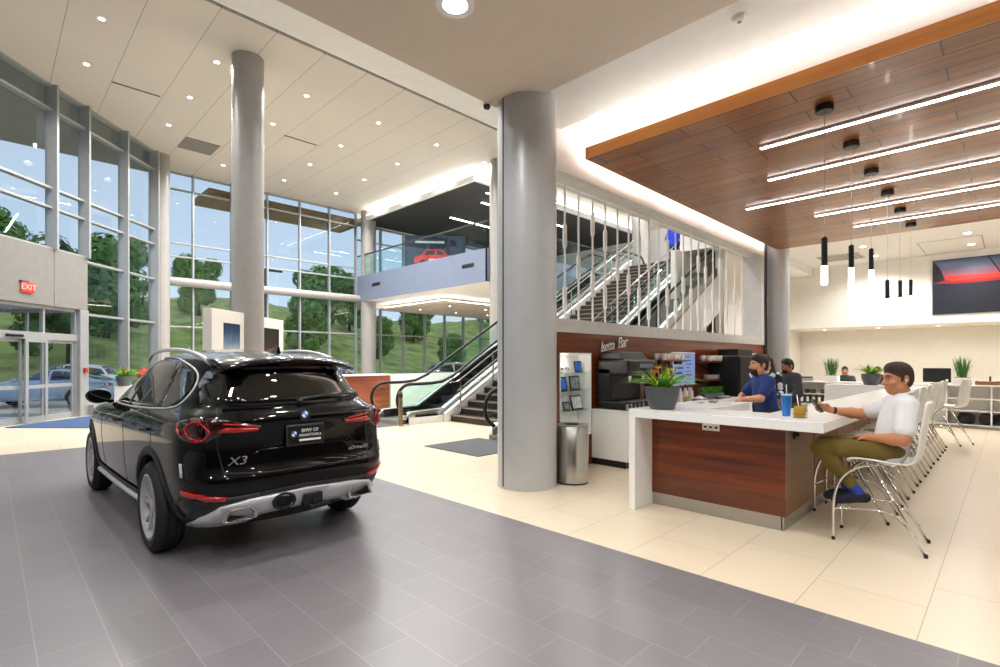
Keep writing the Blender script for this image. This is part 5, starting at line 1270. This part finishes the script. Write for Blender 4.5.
def grass(loc, label, seed):
    t = thing('grass_planter', label, 'plant', loc); MB().box(-.15, .15, -.17, .17, 0, .16).build('pot', m_bright, t, bevel=.008)
    MB().box(-.13, .13, -.15, .15, .155, .165).build('soil', M('soil', '2a1c12', .9, var=.3), t)
    blade_plant(t, 110, .58, .2, .007, m_leafd, seed, .16, .3, .13, 'grass_blades', .25); return t
grass((16.1, 3.45, 1.0), 'tall grass plant in a white pot on the left shelf cabinet', 4); grass((16.1, .82, 1.0), 'tall grass plant in a white pot on the right shelf cabinet', 6)
t = thing('monitor', 'black monitor seen from behind on the right shelf cabinet', 'monitor', (16.15, 1.28, 1.0), R(90)); MB().box(-.26, .26, -.02, .02, .04, .38).build('screen', m_black, t, bevel=.015); MB().box(-.04, .04, .01, .03, 0, .2).box(-.12, .12, -.08, .08, 0, .012).build('stand', m_black, t)
t = thing('desk_organizer', 'wooden desk organizer with papers on the right shelf cabinet', 'organizer', (16.1, .05, 1.0)); MB().box(-.12, .12, -.55, .55, 0, .02).box(-.12, -.1, -.55, .55, .02, .09).box(.1, .12, -.55, .55, .02, .09).build('tray', m_woodend, t, bevel=.003); MB().box(-.09, .09, .2, .5, .02, .09).box(-.09, .09, -.5, .1, .02, .07).build('papers', m_bright, t); MB().cyl((0, .3, .02), (0, .3, .2), .02).build('pen_cup', m_dark, t)
t = thing('card_tray', 'low grey card tray on the left end of the left shelf cabinet', 'tray', (16.1, 4.1, 1.0)); MB().box(-.1, .1, -.22, .22, 0, .08).build('tray', m_panelgrey, t, bevel=.01); MB().box(-.08, .08, -.2, .2, .08, .12).build('cards', m_dark, t)
for y, lab in ((3.0, 'office desk with white top behind the left shelf cabinet'), (.2, 'office desk with white top behind the right shelf cabinet')):
    t = thing('office_desk', lab, 'desk', (18.3, y, 0)); MB().box(-.45, .45, -.9, .9, .72, .75).build('top', m_bright, t, bevel=.004)
    for sx in (-.4, .4):
        for sy in (-.85, .85): MB().box(sx - .025, sx + .025, sy - .025, sy + .025, 0, .72).build('leg', m_steel, t)
# ---------------------------------------------------------------- people: one blended surface per body (signed distances, surface nets)
V3 = lambda *a: np.array(a if len(a) == 3 else a[0], dtype=np.float64)
def sdf_mesh(prims, vox, clips=()):
    lo = np.full(3, 1e9); hi = np.full(3, -1e9)
    for p in prims:
        if p[0] == 'c': pts = [(V3(p[1]), p[3]), (V3(p[2]), p[4])]
        else: pts = [(V3(p[1]), max(p[2]))]
        if p[-1] == 'sub': continue
        for c, r in pts: lo = np.minimum(lo, c - r); hi = np.maximum(hi, c + r)
    lo -= vox * 4; hi += vox * 4
    n = np.ceil((hi - lo) / vox).astype(int) + 1
    ax = [lo[k] + vox * np.arange(n[k]) for k in range(3)]
    val = np.full(n, .5, dtype=np.float32)
    for p in prims:
        k = p[5] if p[0] == 'c' else p[4]
        if p[0] == 'c': a, b = V3(p[1]), V3(p[2]); rm = max(p[3], p[4]); l = np.minimum(a, b) - rm; h_ = np.maximum(a, b) + rm
        else: c = V3(p[1]); rm = max(p[2]); l = c - rm; h_ = c + rm
        pad = max(k, .02) + vox * 3
        i0 = np.maximum(((l - pad - lo) / vox).astype(int), 0); i1 = np.minimum(((h_ + pad - lo) / vox).astype(int) + 2, n)
        if (i1 <= i0).any(): continue
        sl = tuple(slice(i0[q], i1[q]) for q in range(3))
        X = ax[0][sl[0]][:, None, None]; Y = ax[1][sl[1]][None, :, None]; Z = ax[2][sl[2]][None, None, :]
        if p[0] == 'c':
            d = b - a; L = max(d @ d, 1e-9); t = np.clip(((X - a[0]) * d[0] + (Y - a[1]) * d[1] + (Z - a[2]) * d[2]) / L, 0, 1)
            D = np.sqrt((X - a[0] - t * d[0]) ** 2 + (Y - a[1] - t * d[1]) ** 2 + (Z - a[2] - t * d[2]) ** 2) - (p[3] + (p[4] - p[3]) * t)
        else:
            r = p[2]; x, y, z = X - c[0], Y - c[1], Z - c[2]
            if p[3] is not None:
                m = np.array(p[3]).T
                x, y, z = m[0, 0] * x + m[0, 1] * y + m[0, 2] * z, m[1, 0] * x + m[1, 1] * y + m[1, 2] * z, m[2, 0] * x + m[2, 1] * y + m[2, 2] * z
            k0 = np.sqrt((x / r[0]) ** 2 + (y / r[1]) ** 2 + (z / r[2]) ** 2); k1 = np.sqrt((x / r[0] ** 2) ** 2 + (y / r[1] ** 2) ** 2 + (z / r[2] ** 2) ** 2)
            D = k0 * (k0 - 1) / np.maximum(k1, 1e-6)
        v = val[sl]
        if p[-1] == 'sub':
            q = np.clip(.5 - .5 * (v + D) / k, 0, 1); val[sl] = v * (1 - q) - D * q + k * q * (1 - q)
        else:
            q = np.clip(.5 + .5 * (v - D) / k, 0, 1); val[sl] = v * (1 - q) + D * q - k * q * (1 - q)
    for (nx, ny, nz, c0) in clips:   # keep n.p < c
        val = np.maximum(val, (nx * ax[0][:, None, None] + ny * ax[1][None, :, None] + nz * ax[2][None, None, :] - c0).astype(np.float32))
    s = val < 0
    m = [q - 1 for q in n]
    cnt = np.zeros(m, np.float32); acc = np.zeros((3, *m), np.float32)
    def cor(i, j, k): return (slice(i, i + m[0]), slice(j, j + m[1]), slice(k, k + m[2]))
    for axis in range(3):
        o = [q for q in range(3) if q != axis]
        for u in (0, 1):
            for v in (0, 1):
                ca = [0, 0, 0]; ca[o[0]] = u; ca[o[1]] = v; cb = list(ca); cb[axis] = 1
                A = val[cor(*ca)]; B = val[cor(*cb)]; x = (s[cor(*ca)] != s[cor(*cb)])
                t = np.where(x, A / np.where(x, A - B, 1), 0)
                cnt += x
                acc[axis] += t; acc[o[0]] += u * x; acc[o[1]] += v * x
    cell = cnt > 0; idx = np.full(m, -1, int); idx[cell] = np.arange(cell.sum())
    I = np.argwhere(cell); verts = lo + vox * (I + (acc[:, cell] / cnt[cell]).T)
    faces = []
    for axis in range(3):
        o = [(axis + 1) % 3, (axis + 2) % 3]
        a = [slice(None)] * 3; b = [slice(None)] * 3; a[axis] = slice(0, -1); b[axis] = slice(1, None)
        E = np.argwhere(s[tuple(a)] != s[tuple(b)]); E = E[(E[:, o[0]] > 0) & (E[:, o[1]] > 0) & (E[:, o[0]] < m[o[0]]) & (E[:, o[1]] < m[o[1]])]
        f = []
        for du, dv in ((0, 0), (1, 0), (1, 1), (0, 1)):
            q = E.copy(); q[:, o[0]] -= du; q[:, o[1]] -= dv; f.append(idx[q[:, 0], q[:, 1], q[:, 2]])
        f = np.stack(f, 1); flip = s[tuple(a)][tuple(E.T)]; f[~flip] = f[~flip][:, ::-1]; faces.append(f)
    return verts, np.concatenate(faces)
def sdf_obj(name, prims, vox, mats, parent, clips=(), paint=None, smooth_it=1):
    v, f = sdf_mesh(prims, vox, clips)
    me = bpy.data.meshes.new(name); me.from_pydata(v.tolist(), [], f.tolist())
    mats = mats if isinstance(mats, (list, tuple)) else [mats]
    for m in mats: me.materials.append(m)
    me.polygons.foreach_set('use_smooth', [True] * len(me.polygons))
    if paint:
        for p in me.polygons: p.material_index = paint(p.center)
    o = bpy.data.objects.new(name, me); C.objects.link(o); o.parent = parent
    if smooth_it:
        md = o.modifiers.new('relax', 'SMOOTH'); md.factor = .5; md.iterations = 2
    return o
def head_prims(c, yaw=0., pitch=0., sc=1., nose=1.):
    Mx = np.array((Matrix.Rotation(yaw, 3, 'Z') @ Matrix.Rotation(pitch, 3, 'X'))); c = V3(c)
    P = lambda x, y, z: c + Mx @ (np.array((x, y, z)) * sc)
    q = lambda *r: tuple(v * sc for v in r)
    L = [('e', P(0, -.012, .03), q(.076, .096, .092), Mx, .01), ('e', P(0, .022, -.035), q(.062, .075, .085), Mx, .03), ('e', P(0, .06, -.098), q(.03, .03, .024), Mx, .03), ('c', P(-.05, .02, -.075), P(.05, .02, -.075), .028 * sc, .028 * sc, .03),
         ('c', P(-.03, .087, .022), P(.03, .087, .022), .011 * sc, .011 * sc, .02), ('c', P(0, .094, .008), P(0, .118 * nose, -.032), .008 * sc, .0135 * sc, .012), ('c', P(-.013, .1, -.036), P(.013, .1, -.036), .008 * sc, .008 * sc, .008),
         ('c', P(-.02, .091, -.066), P(.02, .091, -.066), .0075 * sc, .0075 * sc, .008), ('c', P(-.017, .089, -.078), P(.017, .089, -.078), .008 * sc, .008 * sc, .008)]
    for s in (-1, 1):
        L += [('e', P(s * .034, .098, .004), q(.017, .014, .011), Mx, .01, 'sub'), ('e', P(s * .04, .074, -.03), q(.022, .02, .022), Mx, .02), ('e', P(s * .078, -.012, -.008), q(.010, .021, .033), Mx, .008)]
    return L, P, Mx
def hand_prims(w, d, up, s, curl=.6, L=.085, spread=1., thumb=1.):
    """w wrist, d direction of the fingers, up back-of-hand normal, s +1 when the thumb lies towards d x up ... side"""
    w = V3(w); d = V3(d) / np.linalg.norm(d); up = V3(up); up = up - d * (up @ d); up /= np.linalg.norm(up); sd = np.cross(d, up) * s
    out = []; palm = w + d * .045
    out += [('c', w, w + d * .03, .025, .026, .02), ('c', w + d * .035 + sd * .018, w + d * .08 + sd * .024, .0165, .0135, .02), ('c', w + d * .035 - sd * .018, w + d * .078 - sd * .026, .0165, .013, .02), ('c', w + d * .035, w + d * .082, .017, .014, .02)]
    for k, (o, ln) in enumerate(((.028, .9), (.0095, 1.0), (-.0095, .94), (-.028, .74))):
        b = w + d * (.085 - .006 * abs(k - 1)) + sd * o; a = curl * (.7 + .12 * k)
        p = b; r = .0092 - .0006 * (k == 3)
        for j, (seg, an) in enumerate(((.042, a * .6), (.026, a * 1.5), (.02, a * 2.2))):
            dd = d * math.cos(an) - up * math.sin(an); dd = dd + sd * (o * 1.2 * spread if j == 0 else 0)
            p2 = p + dd * seg * ln; out.append(('c', p, p2, r, r * .9, .004)); p = p2; r *= .92
    b = w + d * .022 + sd * .026; t1 = d * .62 + sd * .62 - up * .25 * thumb; t2 = d * .85 + sd * .1 - up * .5 * thumb
    t1 /= np.linalg.norm(t1); t2 /= np.linalg.norm(t2)
    out += [('c', b, b + t1 * .038, .0135, .0105, .012), ('c', b + t1 * .038, b + t1 * .038 + t2 * .03, .0102, .0088, .004)]
    return out
def eyes(P, parent, Mx, sc=1.):
    mb = MB()
    for s in (-1, 1):
        c = P(s * .032, .081, .004)
        mb.cur = 0; mb.lathe([(0, -.0105 * sc)] + [(.0105 * sc * math.sin(PI * k / 10), -.0105 * sc * math.cos(PI * k / 10)) for k in range(1, 10)] + [(0, .0105 * sc)], n=14, T=Matrix.Translation(Vector(c)) @ Matrix(Mx.tolist()).to_4x4() @ Matrix.Rotation(-PI / 2, 4, 'X'))
        mb.cur = 1; mb.lathe([(0, .0110 * sc), (.0058 * sc, .0096 * sc)], n=12, T=Matrix.Translation(Vector(c)) @ Matrix(Mx.tolist()).to_4x4() @ Matrix.Rotation(-PI / 2, 4, 'X'))
    mb.build('eyes', [M('eye white', 'b8aca2', .3), M('iris', '2a1a10', .2)], parent, smooth=True)
def brows(P, parent, mat, sc=1.):
    mb = MB()
    for s in (-1, 1): mb.ring([Vector(P(s * .014, .101, .027)), Vector(P(s * .034, .098, .033)), Vector(P(s * .054, .082, .026))], [.004 * sc, .005 * sc, .003 * sc], 6)
    mb.build('eyebrows', mat, parent, smooth=True)

def figure(label, loc, rotz, J, skin, shirt, trousers, shoe, hair, sleeve='short', beard=None, longhair=False, jacket=False, vox=.008, group=None, hands=None, yaw=0., pitch=0., belly=1., slim=1., hsc=1., bulk=1., hem=.95):
    """J: joints in the person's own frame (x right, y forward)"""
    t = thing('person', label, 'person', loc, rotz, group)
    J = {k: V3(v) for k, v in J.items()}
    sh = (J['shL'] + J['shR']) / 2; hp = (J['hipL'] + J['hipR']) / 2; nk = J['neck']; hd = J['head']
    ux = (J['shR'] - J['shL']); ux /= np.linalg.norm(ux); uz = sh - hp; tl = np.linalg.norm(uz); uz /= tl; uy = np.cross(uz, ux); uy /= np.linalg.norm(uy); ux = np.cross(uy, uz)
    Mt = np.stack([ux, uy, uz], 1)
    def torso(g):
        return [('e', hp + uz * .04, (.155 * slim + g, .105 + g, .12 + g), Mt, .06), ('e', hp + uz * tl * .42, (.14 * slim + g, .098 * belly + g, .16 + g), Mt, .08), ('e', hp + uz * tl * .74 + uy * .005, (.165 * slim + g, .108 + g, .17 + g), Mt, .08),
                ('c', J['shL'] + ux * .03, J['shR'] - ux * .03, .062 + g, .062 + g, .07), ('c', sh + uz * .01, nk, .07 + g * .6, .055 + g * .3, .05)]
    def arm(s, g, to='wrist'):
        S, E, W = J['sh' + s], J['el' + s], J['wr' + s]
        o = [('c', S, E, .052 * bulk + g, .042 * bulk + g, .03)]
        if to == 'short': return [('c', S, S + (E - S) * .68, .058 * bulk + g, .056 * bulk + g, .03)]
        return o + [('c', E, E + (W - E) * .3, .042 * bulk + g, .042 * bulk + g, .02), ('c', E + (W - E) * .3, W, .042 * bulk + g, .027 + g, .02)]
    def leg(s, g, end=1.):
        H, K, A = J['hip' + s], J['kn' + s], J['an' + s]
        return [('c', H, K, .085 + g, .058 + g, .05), ('c', K, K + (A - K) * .35, .056 + g, .054 + g, .03), ('c', K + (A - K) * .35, K + (A - K) * end, .054 + g, .038 + g, .03)]
    def foot(s, g):
        A = J['an' + s]; T_ = J['to' + s]; d = T_ - A; d /= np.linalg.norm(d); heel = A - d * .035 + V3(0, 0, -.035)
        return [('c', A, heel, .036 + g, .034 + g, .02), ('c', heel, A + d * .1 + (T_ - A) * .25, .036 + g, .036 + g, .02), ('c', A + (T_ - A) * .45, T_, .040 + g, .030 + g, .02)]
    hpz, P, Mx = head_prims(hd, yaw, pitch, hsc)
    body = torso(-.008) + arm('L', 0) + arm('R', 0) + leg('L', -.01) + leg('R', -.01) + foot('L', -.008) + foot('R', -.008) + [('c', nk - uz * .03, hd + V3(P(0, -.02, -.05) - hd), .054, .052, .03)] + hpz
    for s in 'LR':
        hs = (hands or {}).get(s)
        d = (J['wr' + s] - J['el' + s]); d /= np.linalg.norm(d)
        if hs: body += hand_prims(J['wr' + s], hs[0] if hs[0] is not None else d, hs[1], hs[2], hs[3])
        else: body += hand_prims(J['wr' + s], d, (1 if s == 'R' else -1, 0, .2), 1 if s == 'R' else -1, .55)
    sdf_obj('body', body, vox, skin, t)
    cz = nk + uz * .012
    clip_neck = [(*uz, float(uz @ cz))]
    g = .012 if not jacket else .022
    if sleeve == 'short': tops = torso(g) + arm('L', g, 'short') + arm('R', g, 'short')
    else: tops = torso(g) + [q for s in 'LR' for q in [('c', J['sh' + s], J['el' + s], .054 + g, .046 + g, .03), ('c', J['el' + s], J['el' + s] + (J['wr' + s] - J['el' + s]) * .95, .044 + g, .032 + g, .02)]]
    tops = [q for q in tops]
    tops.append(('e', hp - uz * .02, (.158 * slim + g, .112 + g, .11 + g), Mt, .05))
    sdf_obj('shirt' if not jacket else 'jacket', tops, vox, shirt, t, clip_neck)
    sdf_obj('trousers', torso(.004)[:1] + [('e', hp + uz * .01, (.158 * slim, .11, .12), Mt, .05)] + leg('L', .008, hem) + leg('R', .008, hem), vox, trousers, t, [(*uz, float(uz @ (hp + uz * .10)))])
    for s in 'LR': sdf_obj('shoe', foot(s, .006), vox * .8, shoe, t, [(0, 0, 1, float(J['an' + s][2] + .012))])
    # hair: shell above a slanted plane
    q_ = lambda *r: tuple(v * hsc for v in r)
    hl = [('e', P(0, -.016, .036), q_(.0805, .101, .096), Mx, .01), ('e', P(0, .03, .088), q_(.058, .055, .04), Mx, .03), ('e', P(0, -.055, -.02), q_(.066, .052, .068), Mx, .03)]
    nrm = Mx @ V3(0, .72, -.69); c0 = P(0, .09, .062)
    clips = [(*nrm, float(nrm @ c0))]
    sdf_obj('hair', hl, vox * .75, hair, t, clips)
    sb = []
    for s in (-1, 1): sb += [('e', P(s * .0735, .012, .03), q_(.009, .02, .034), Mx, .01), ('e', P(s * .0725, .018, -.008), q_(.007, .010, .02), Mx, .01)]
    sdf_obj('sideburns', sb, .005, hair, t)
    if longhair:
        hl2 = []
        for s in (-1, 1): hl2 += [('c', P(s * .075, -.03, .05), P(s * .095, -.02, -.14), .035, .045, .03), ('c', P(s * .095, -.02, -.14), P(s * .085, .0, -.28), .045, .022, .03)]
        hl2 += [('c', P(0, -.09, .04), P(0, -.1, -.24), .06, .05, .05)]
        sdf_obj('long_hair', hl2, vox, hair, t)
    if beard:
        bl = [('e', P(0, .022, -.042), tuple(v * hsc for v in (.067, .08, .086)), Mx, .02), ('e', P(0, .062, -.1), tuple(v * hsc for v in (.036, .036, .03)), Mx, .03)]
        n1 = Mx @ V3(0, -.35, .94); n2 = Mx @ V3(0, -1, 0)
        sdf_obj('beard', bl, vox * .75, beard, t, [(*n1, float(n1 @ P(0, .09, -.05))), (*n2, float(n2 @ P(0, .005, 0)))])
    eyes(P, t, Mx, hsc); brows(P, t, hair, hsc)
    return t, P, Mx, J
def stand(h=1.75, armL=None, armR=None, lean=0., stride=0.):
    k = h / 1.75
    J = dict(hipL=(-.09, 0, .92), hipR=(.09, 0, .92), knL=(-.10, .02 + stride, .50), knR=(.10, .02 - stride * .3, .50), anL=(-.10, -.03 + stride, .085), anR=(.10, -.03 - stride * 1.5, .085 + abs(stride) * .2), toL=(-.12, .16 + stride, .035), toR=(.12, .16 - stride * 1.5, .035 + abs(stride) * .1),
             shL=(-.185, lean * .42, 1.42), shR=(.185, lean * .42, 1.42), neck=(0, lean * .5, 1.50), head=(0, .02 + lean * .62, 1.63))
    J['elL'], J['wrL'] = armL or ((-.25, -.03, 1.13), (-.24, .08, .88)); J['elR'], J['wrR'] = armR or ((.25, -.03, 1.13), (.24, .08, .88))
    return {a: tuple(x * k for x in b) for a, b in J.items()}

m_tee = M('white tee', 'e9eaec', .8, var=.03, bump=.9, bs=13); m_olive = M('olive trousers', '6b5a24', .85, var=.12, bump=.9, bs=14); m_navy = M('navy suede', '10142a', .8, var=.2, bs=60)
m_bluetee = M('royal blue tee', '16316f', .85, var=.12, bump=.9, bs=14); m_brown = M('brown hair', '33231a', .6, var=.35, vs=90, bump=.8, bs=120); m_jean = M('dark trousers', '22242b', .85, var=.2)
m_jacket = M('charcoal jacket', '33363b', .8, var=.15, bump=.2, bs=40)
def M_pattern(name):
    t = NT(name); b = t.bsdf(.8); vo = t.n('ShaderNodeTexVoronoi'); vo.inputs['Scale'].default_value = 11; t.l(t.coord(), vo.inputs['Vector'])
    t.l(t.ramp(vo.outputs['Distance'], [(.38, lin('d5dbe6')), (.44, lin('1d2129'))]), b.inputs['Base Color']); return t.m
# seated man in white
Jm = dict(hipL=(-.095, -.05, .80), hipR=(.095, -.05, .80), knL=(-.125, .45, .785), knR=(.12, .42, .79), anL=(-.085, .155, .40), anR=(.05, .22, .39), toL=(-.09, .33, .33), toR=(.05, .395, .33),
          shL=(-.185, -.165, 1.185), shR=(.185, -.12, 1.19), neck=(0, -.15, 1.265), head=(-.01, -.105, 1.405), elL=(-.27, -.13, .915), wrL=(-.13, .085, .905), elR=(.19, .15, 1.07), wrR=(.075, .38, 1.105))
pm, P, Mx, J = figure('man in white t-shirt and olive trousers sitting on a bar stool with a phone', (5.43, .79, 0), R(10), Jm, m_skinb, m_tee, m_olive, m_navy, m_brown, vox=.0062, yaw=R(34), pitch=R(-6), hsc=1.06, slim=1.08, belly=1.12, bulk=1.14, hem=.80,
       hands={'L': (None, (0, .1, 1), -1, .7), 'R': ((-.25, .75, .35), (.75, .2, .6), -1, .95)})
ck = MB(); ck.ring([Vector(J['wrR']) + (Vector(J['elR']) - Vector(J['wrR'])).normalized() * .02 * k for k in (1.2, 2.4)], .0325, 20, caps=True); ck.build('wrist_watch', m_black, pm, smooth='auto')
for s in 'LR': sdf_obj('sock', [('c', J['an' + s], J['an' + s] + (J['kn' + s] - J['an' + s]) * .24, .041, .046, .01)], .006, M('blue sock', '2d3f9e', .9), pm)
MB().lathe([(0, 0), (.008, 0), (.009, .008), (.005, .014), (0, .015)], n=14, T=Matrix.Translation(Vector(P(-.088, .0, -.012))) @ Matrix.Rotation(-PI / 2, 4, 'Y')).ring([Vector(P(-.092, .0, -.014)), Vector(P(-.09, .012, -.04))], .0035, 8).build('earbud', m_bright, pm, smooth=True)
col = [Vector(J['neck']) + Vector((.068 * math.cos(2 * PI * k / 24), .066 * math.sin(2 * PI * k / 24) + .008, .006 - .02 * math.sin(2 * PI * k / 24))) for k in range(24)]
MB().ring(col, .012, 8, closed=True).build('collar', m_tee, pm, smooth=True)
wr = pm.matrix_basis @ Vector(J['wrR'])
ph = thing('smartphone', 'black smartphone held in the hand of the man in white', 'phone', wr + Vector((-.085, .085, .035)))
ph.rotation_euler = (R(-35), R(8), R(35))
MB().box(-.036, .036, -.005, .005, -.073, .073).build('case', m_black, ph, bevel=.004); MB().box(-.033, .033, -.0062, -.005, -.068, .068).build('display', m_blackg, ph)
# man in blue leaning on the bar
Jb = stand(1.72, ((-.28, .2, 1.12), (-.02, .30, 1.09)), ((.28, .2, 1.12), (.03, .33, 1.09)), lean=.14)
for k in ('shL', 'shR', 'neck', 'head'): a = Jb[k]; Jb[k] = (a[0], a[1], a[2] - .10)
figure('bearded man in a royal blue t-shirt leaning on the bar with crossed arms', (6.86, 2.15, 0), R(40), Jb, m_skin, m_bluetee, m_jean, m_dark, M('near black hair', '17100c', .6, var=.3, vs=90), beard=M('black beard', '1c130e', .8, var=.3, vs=80), vox=.0075, yaw=R(12), slim=1.02, hsc=1.04,
       hands={'L': ((1, .25, 0), (0, .3, 1), -1, .5), 'R': ((-1, .25, 0), (0, .3, 1), 1, .5)})
# woman behind him
figure('woman with long dark hair and black and white top behind the man in blue', (8.4, 2.67, 0), R(112), stand(1.63, ((-.24, .02, 1.15), (-.14, .22, 1.08)), ((.24, .02, 1.15), (.14, .22, 1.08))), M('fair skin', 'd6a286', .5), M_pattern('black and white pattern'), m_jean, m_dark, M('dark brown hair', '2b1a12', .5, var=.3, vs=80), sleeve='long', longhair=True, slim=.9, vox=.009)
# man in dark jacket
figure('bearded man in a charcoal jacket standing at the far side of the bar', (9.6, 2.66, 0), R(58), stand(1.57, ((-.27, .06, 1.13), (-.2, .26, 1.05)), ((.27, .06, 1.13), (.2, .26, 1.05)), lean=.06), M('warm skin', 'a8694a', .5), m_jacket, m_jean, m_dark, M('black hair', '120d0a', .6, var=.3, vs=90), sleeve='long', beard=M('dark beard', '17100c', .8), jacket=True, vox=.009, pitch=R(-8))
# people at the desks
Js = dict(hipL=(-.09, 0, .52), hipR=(.09, 0, .52), knL=(-.12, .42, .52), knR=(.12, .42, .52), anL=(-.12, .40, .09), anR=(.12, .40, .09), toL=(-.12, .58, .04), toR=(.12, .58, .04), shL=(-.185, .05, .96), shR=(.185, .05, .96), neck=(0, .07, 1.04), head=(0, .12, 1.17), elL=(-.24, .18, .76), wrL=(-.12, .4, .79), elR=(.24, .18, .76), wrR=(.12, .4, .79))
def office_chair(loc, rz, label):
    t = thing('office_chair', label, 'chair', loc, rz)
    MB().grid(lambda i, j: Vector((-.24 + .48 * i, -.22 + .46 * j, .43 + .02 * math.cos(PI * (i - .5)) - .02 * j * j)), 9, 9).build('seat', m_black, t, smooth=True, solid=.06)
    MB().grid(lambda i, j: Vector((-.22 + .44 * i, -.24 - .05 * j + .05 * (2 * i - 1) ** 2, .5 + .55 * j)), 9, 9).build('backrest', m_black, t, smooth=True, solid=.05)
    MB().cyl((0, 0, .08), (0, 0, .4), .03).build('post', m_steel, t, smooth='auto')
    for k in range(5):
        a = 2 * PI * k / 5; MB().ring([(0, 0, .1), (.28 * math.cos(a), .28 * math.sin(a), .06)], [.025, .018], 8).lathe([(.012, -.012), (.03, -.01), (.03, .01), (.012, .012)], n=16, T=Matrix.Translation((.29 * math.cos(a), .29 * math.sin(a), .03)) @ Matrix.Rotation(a + PI / 2, 4, 'Z') @ Matrix.Rotation(PI / 2, 4, 'Y')).build('leg', m_black, t, smooth='auto')
    return t
for (x, y, rz, lab, sk_m, hr) in ((17.55, 3.42, 100, 'person in dark clothes seated at the desk, beside the left grass plant', M('desk skin', 'b98063', .5), m_hair), (17.6, 2.62, 80, 'brown haired person seated at the desk behind the far bowl planter', M('desk skin two', 'c99274', .5), m_brown)):
    q = {k: (v[0], v[1], v[2] + (.14 if False else .1)) if k not in ('anL', 'anR', 'toL', 'toR') else v for k, v in Js.items()}
    figure(lab, (x, y, 0), R(rz), q, sk_m, m_jacket, m_jean, m_dark, hr, sleeve='long', vox=.012)
    office_chair((x, y, 0), R(rz), 'black office chair under the ' + ('person in dark clothes' if y > 3 else 'brown haired person'))
t = thing('laptop', 'open dark laptop on the desk before the person in dark clothes', 'laptop', (17.05, 3.52, .752), R(100)); MB().box(-.17, .17, -.12, .12, 0, .018).build('keyboard_base', m_dark, t, bevel=.004); MB().box(-.17, .17, .115, .125, .018, .24).build('lid', m_black, t, bevel=.004)
MB_d = thing('office_desk', 'white office desk before the two seated people', 'desk', (17.05, 3.05, 0)); MB().box(-.35, .3, -.95, .95, .72, .75).build('top', m_bright, MB_d, bevel=.004)
for sy in (-.9, .9): MB().box(-.3, .25, sy - .02, sy + .02, 0, .72).build('leg', m_bright, MB_d)
# person on the stairs
sx = 16.2; k = int((sx - 8.42) / RUN)
figure('person in a bright blue top standing high on the stairs, behind the white rods', (sx, 7.98, (k + 1) * RISE), R(-75), stand(1.62, stride=.0), m_skin, M('bright blue top', '1d3fd0', .8), m_jean, m_dark, m_hair, sleeve='long', vox=.011)
# ---------------------------------------------------------------- sky, camera
w = bpy.data.worlds.new('sky'); SC.world = w; w.use_nodes = True
nt = w.node_tree; nt.nodes.clear()
sk = nt.nodes.new('ShaderNodeTexSky'); sk.sky_type = 'NISHITA'; sk.sun_disc = False; sk.sun_elevation = R(48); sk.sun_rotation = R(200); sk.altitude = 100; sk.air_density = 1.; sk.dust_density = 1.2; sk.ozone_density = 1.5
bgn = nt.nodes.new('ShaderNodeBackground'); bgn.inputs['Strength'].default_value = .2
ou = nt.nodes.new('ShaderNodeOutputWorld'); mxs = nt.nodes.new('ShaderNodeMix'); mxs.data_type = 'RGBA'; mxs.inputs[0].default_value = .75; mxs.inputs[7].default_value = (3.3, 3.8, 4.5, 1)   # thin haze over the clear sky
nt.links.new(sk.outputs[0], mxs.inputs[6]); nt.links.new(mxs.outputs[2], bgn.inputs[0]); nt.links.new(bgn.outputs[0], ou.inputs[0])
cam = bpy.data.cameras.new('camera'); co = bpy.data.objects.new('camera', cam); C.objects.link(co)
co.location = (0, 0, 1.55); co.rotation_euler = (PI / 2, 0, -PI / 4)
cam.sensor_width = 36; cam.lens = 18.432; cam.shift_y = .0275; cam.clip_start = .05; cam.clip_end = 500
SC.camera = co
SC.view_settings.view_transform = 'Standard'; SC.view_settings.look = 'None'; SC.view_settings.gamma = 1; SC.view_settings.exposure = 0
SC.view_settings.use_curve_mapping = False
try:
    SC.cycles.use_denoising = True; SC.cycles.max_bounces = 10; SC.cycles.transparent_max_bounces = 16; SC.cycles.sample_clamp_indirect = 6; SC.cycles.caustics_reflective = False; SC.cycles.caustics_refractive = False
except Exception: pass
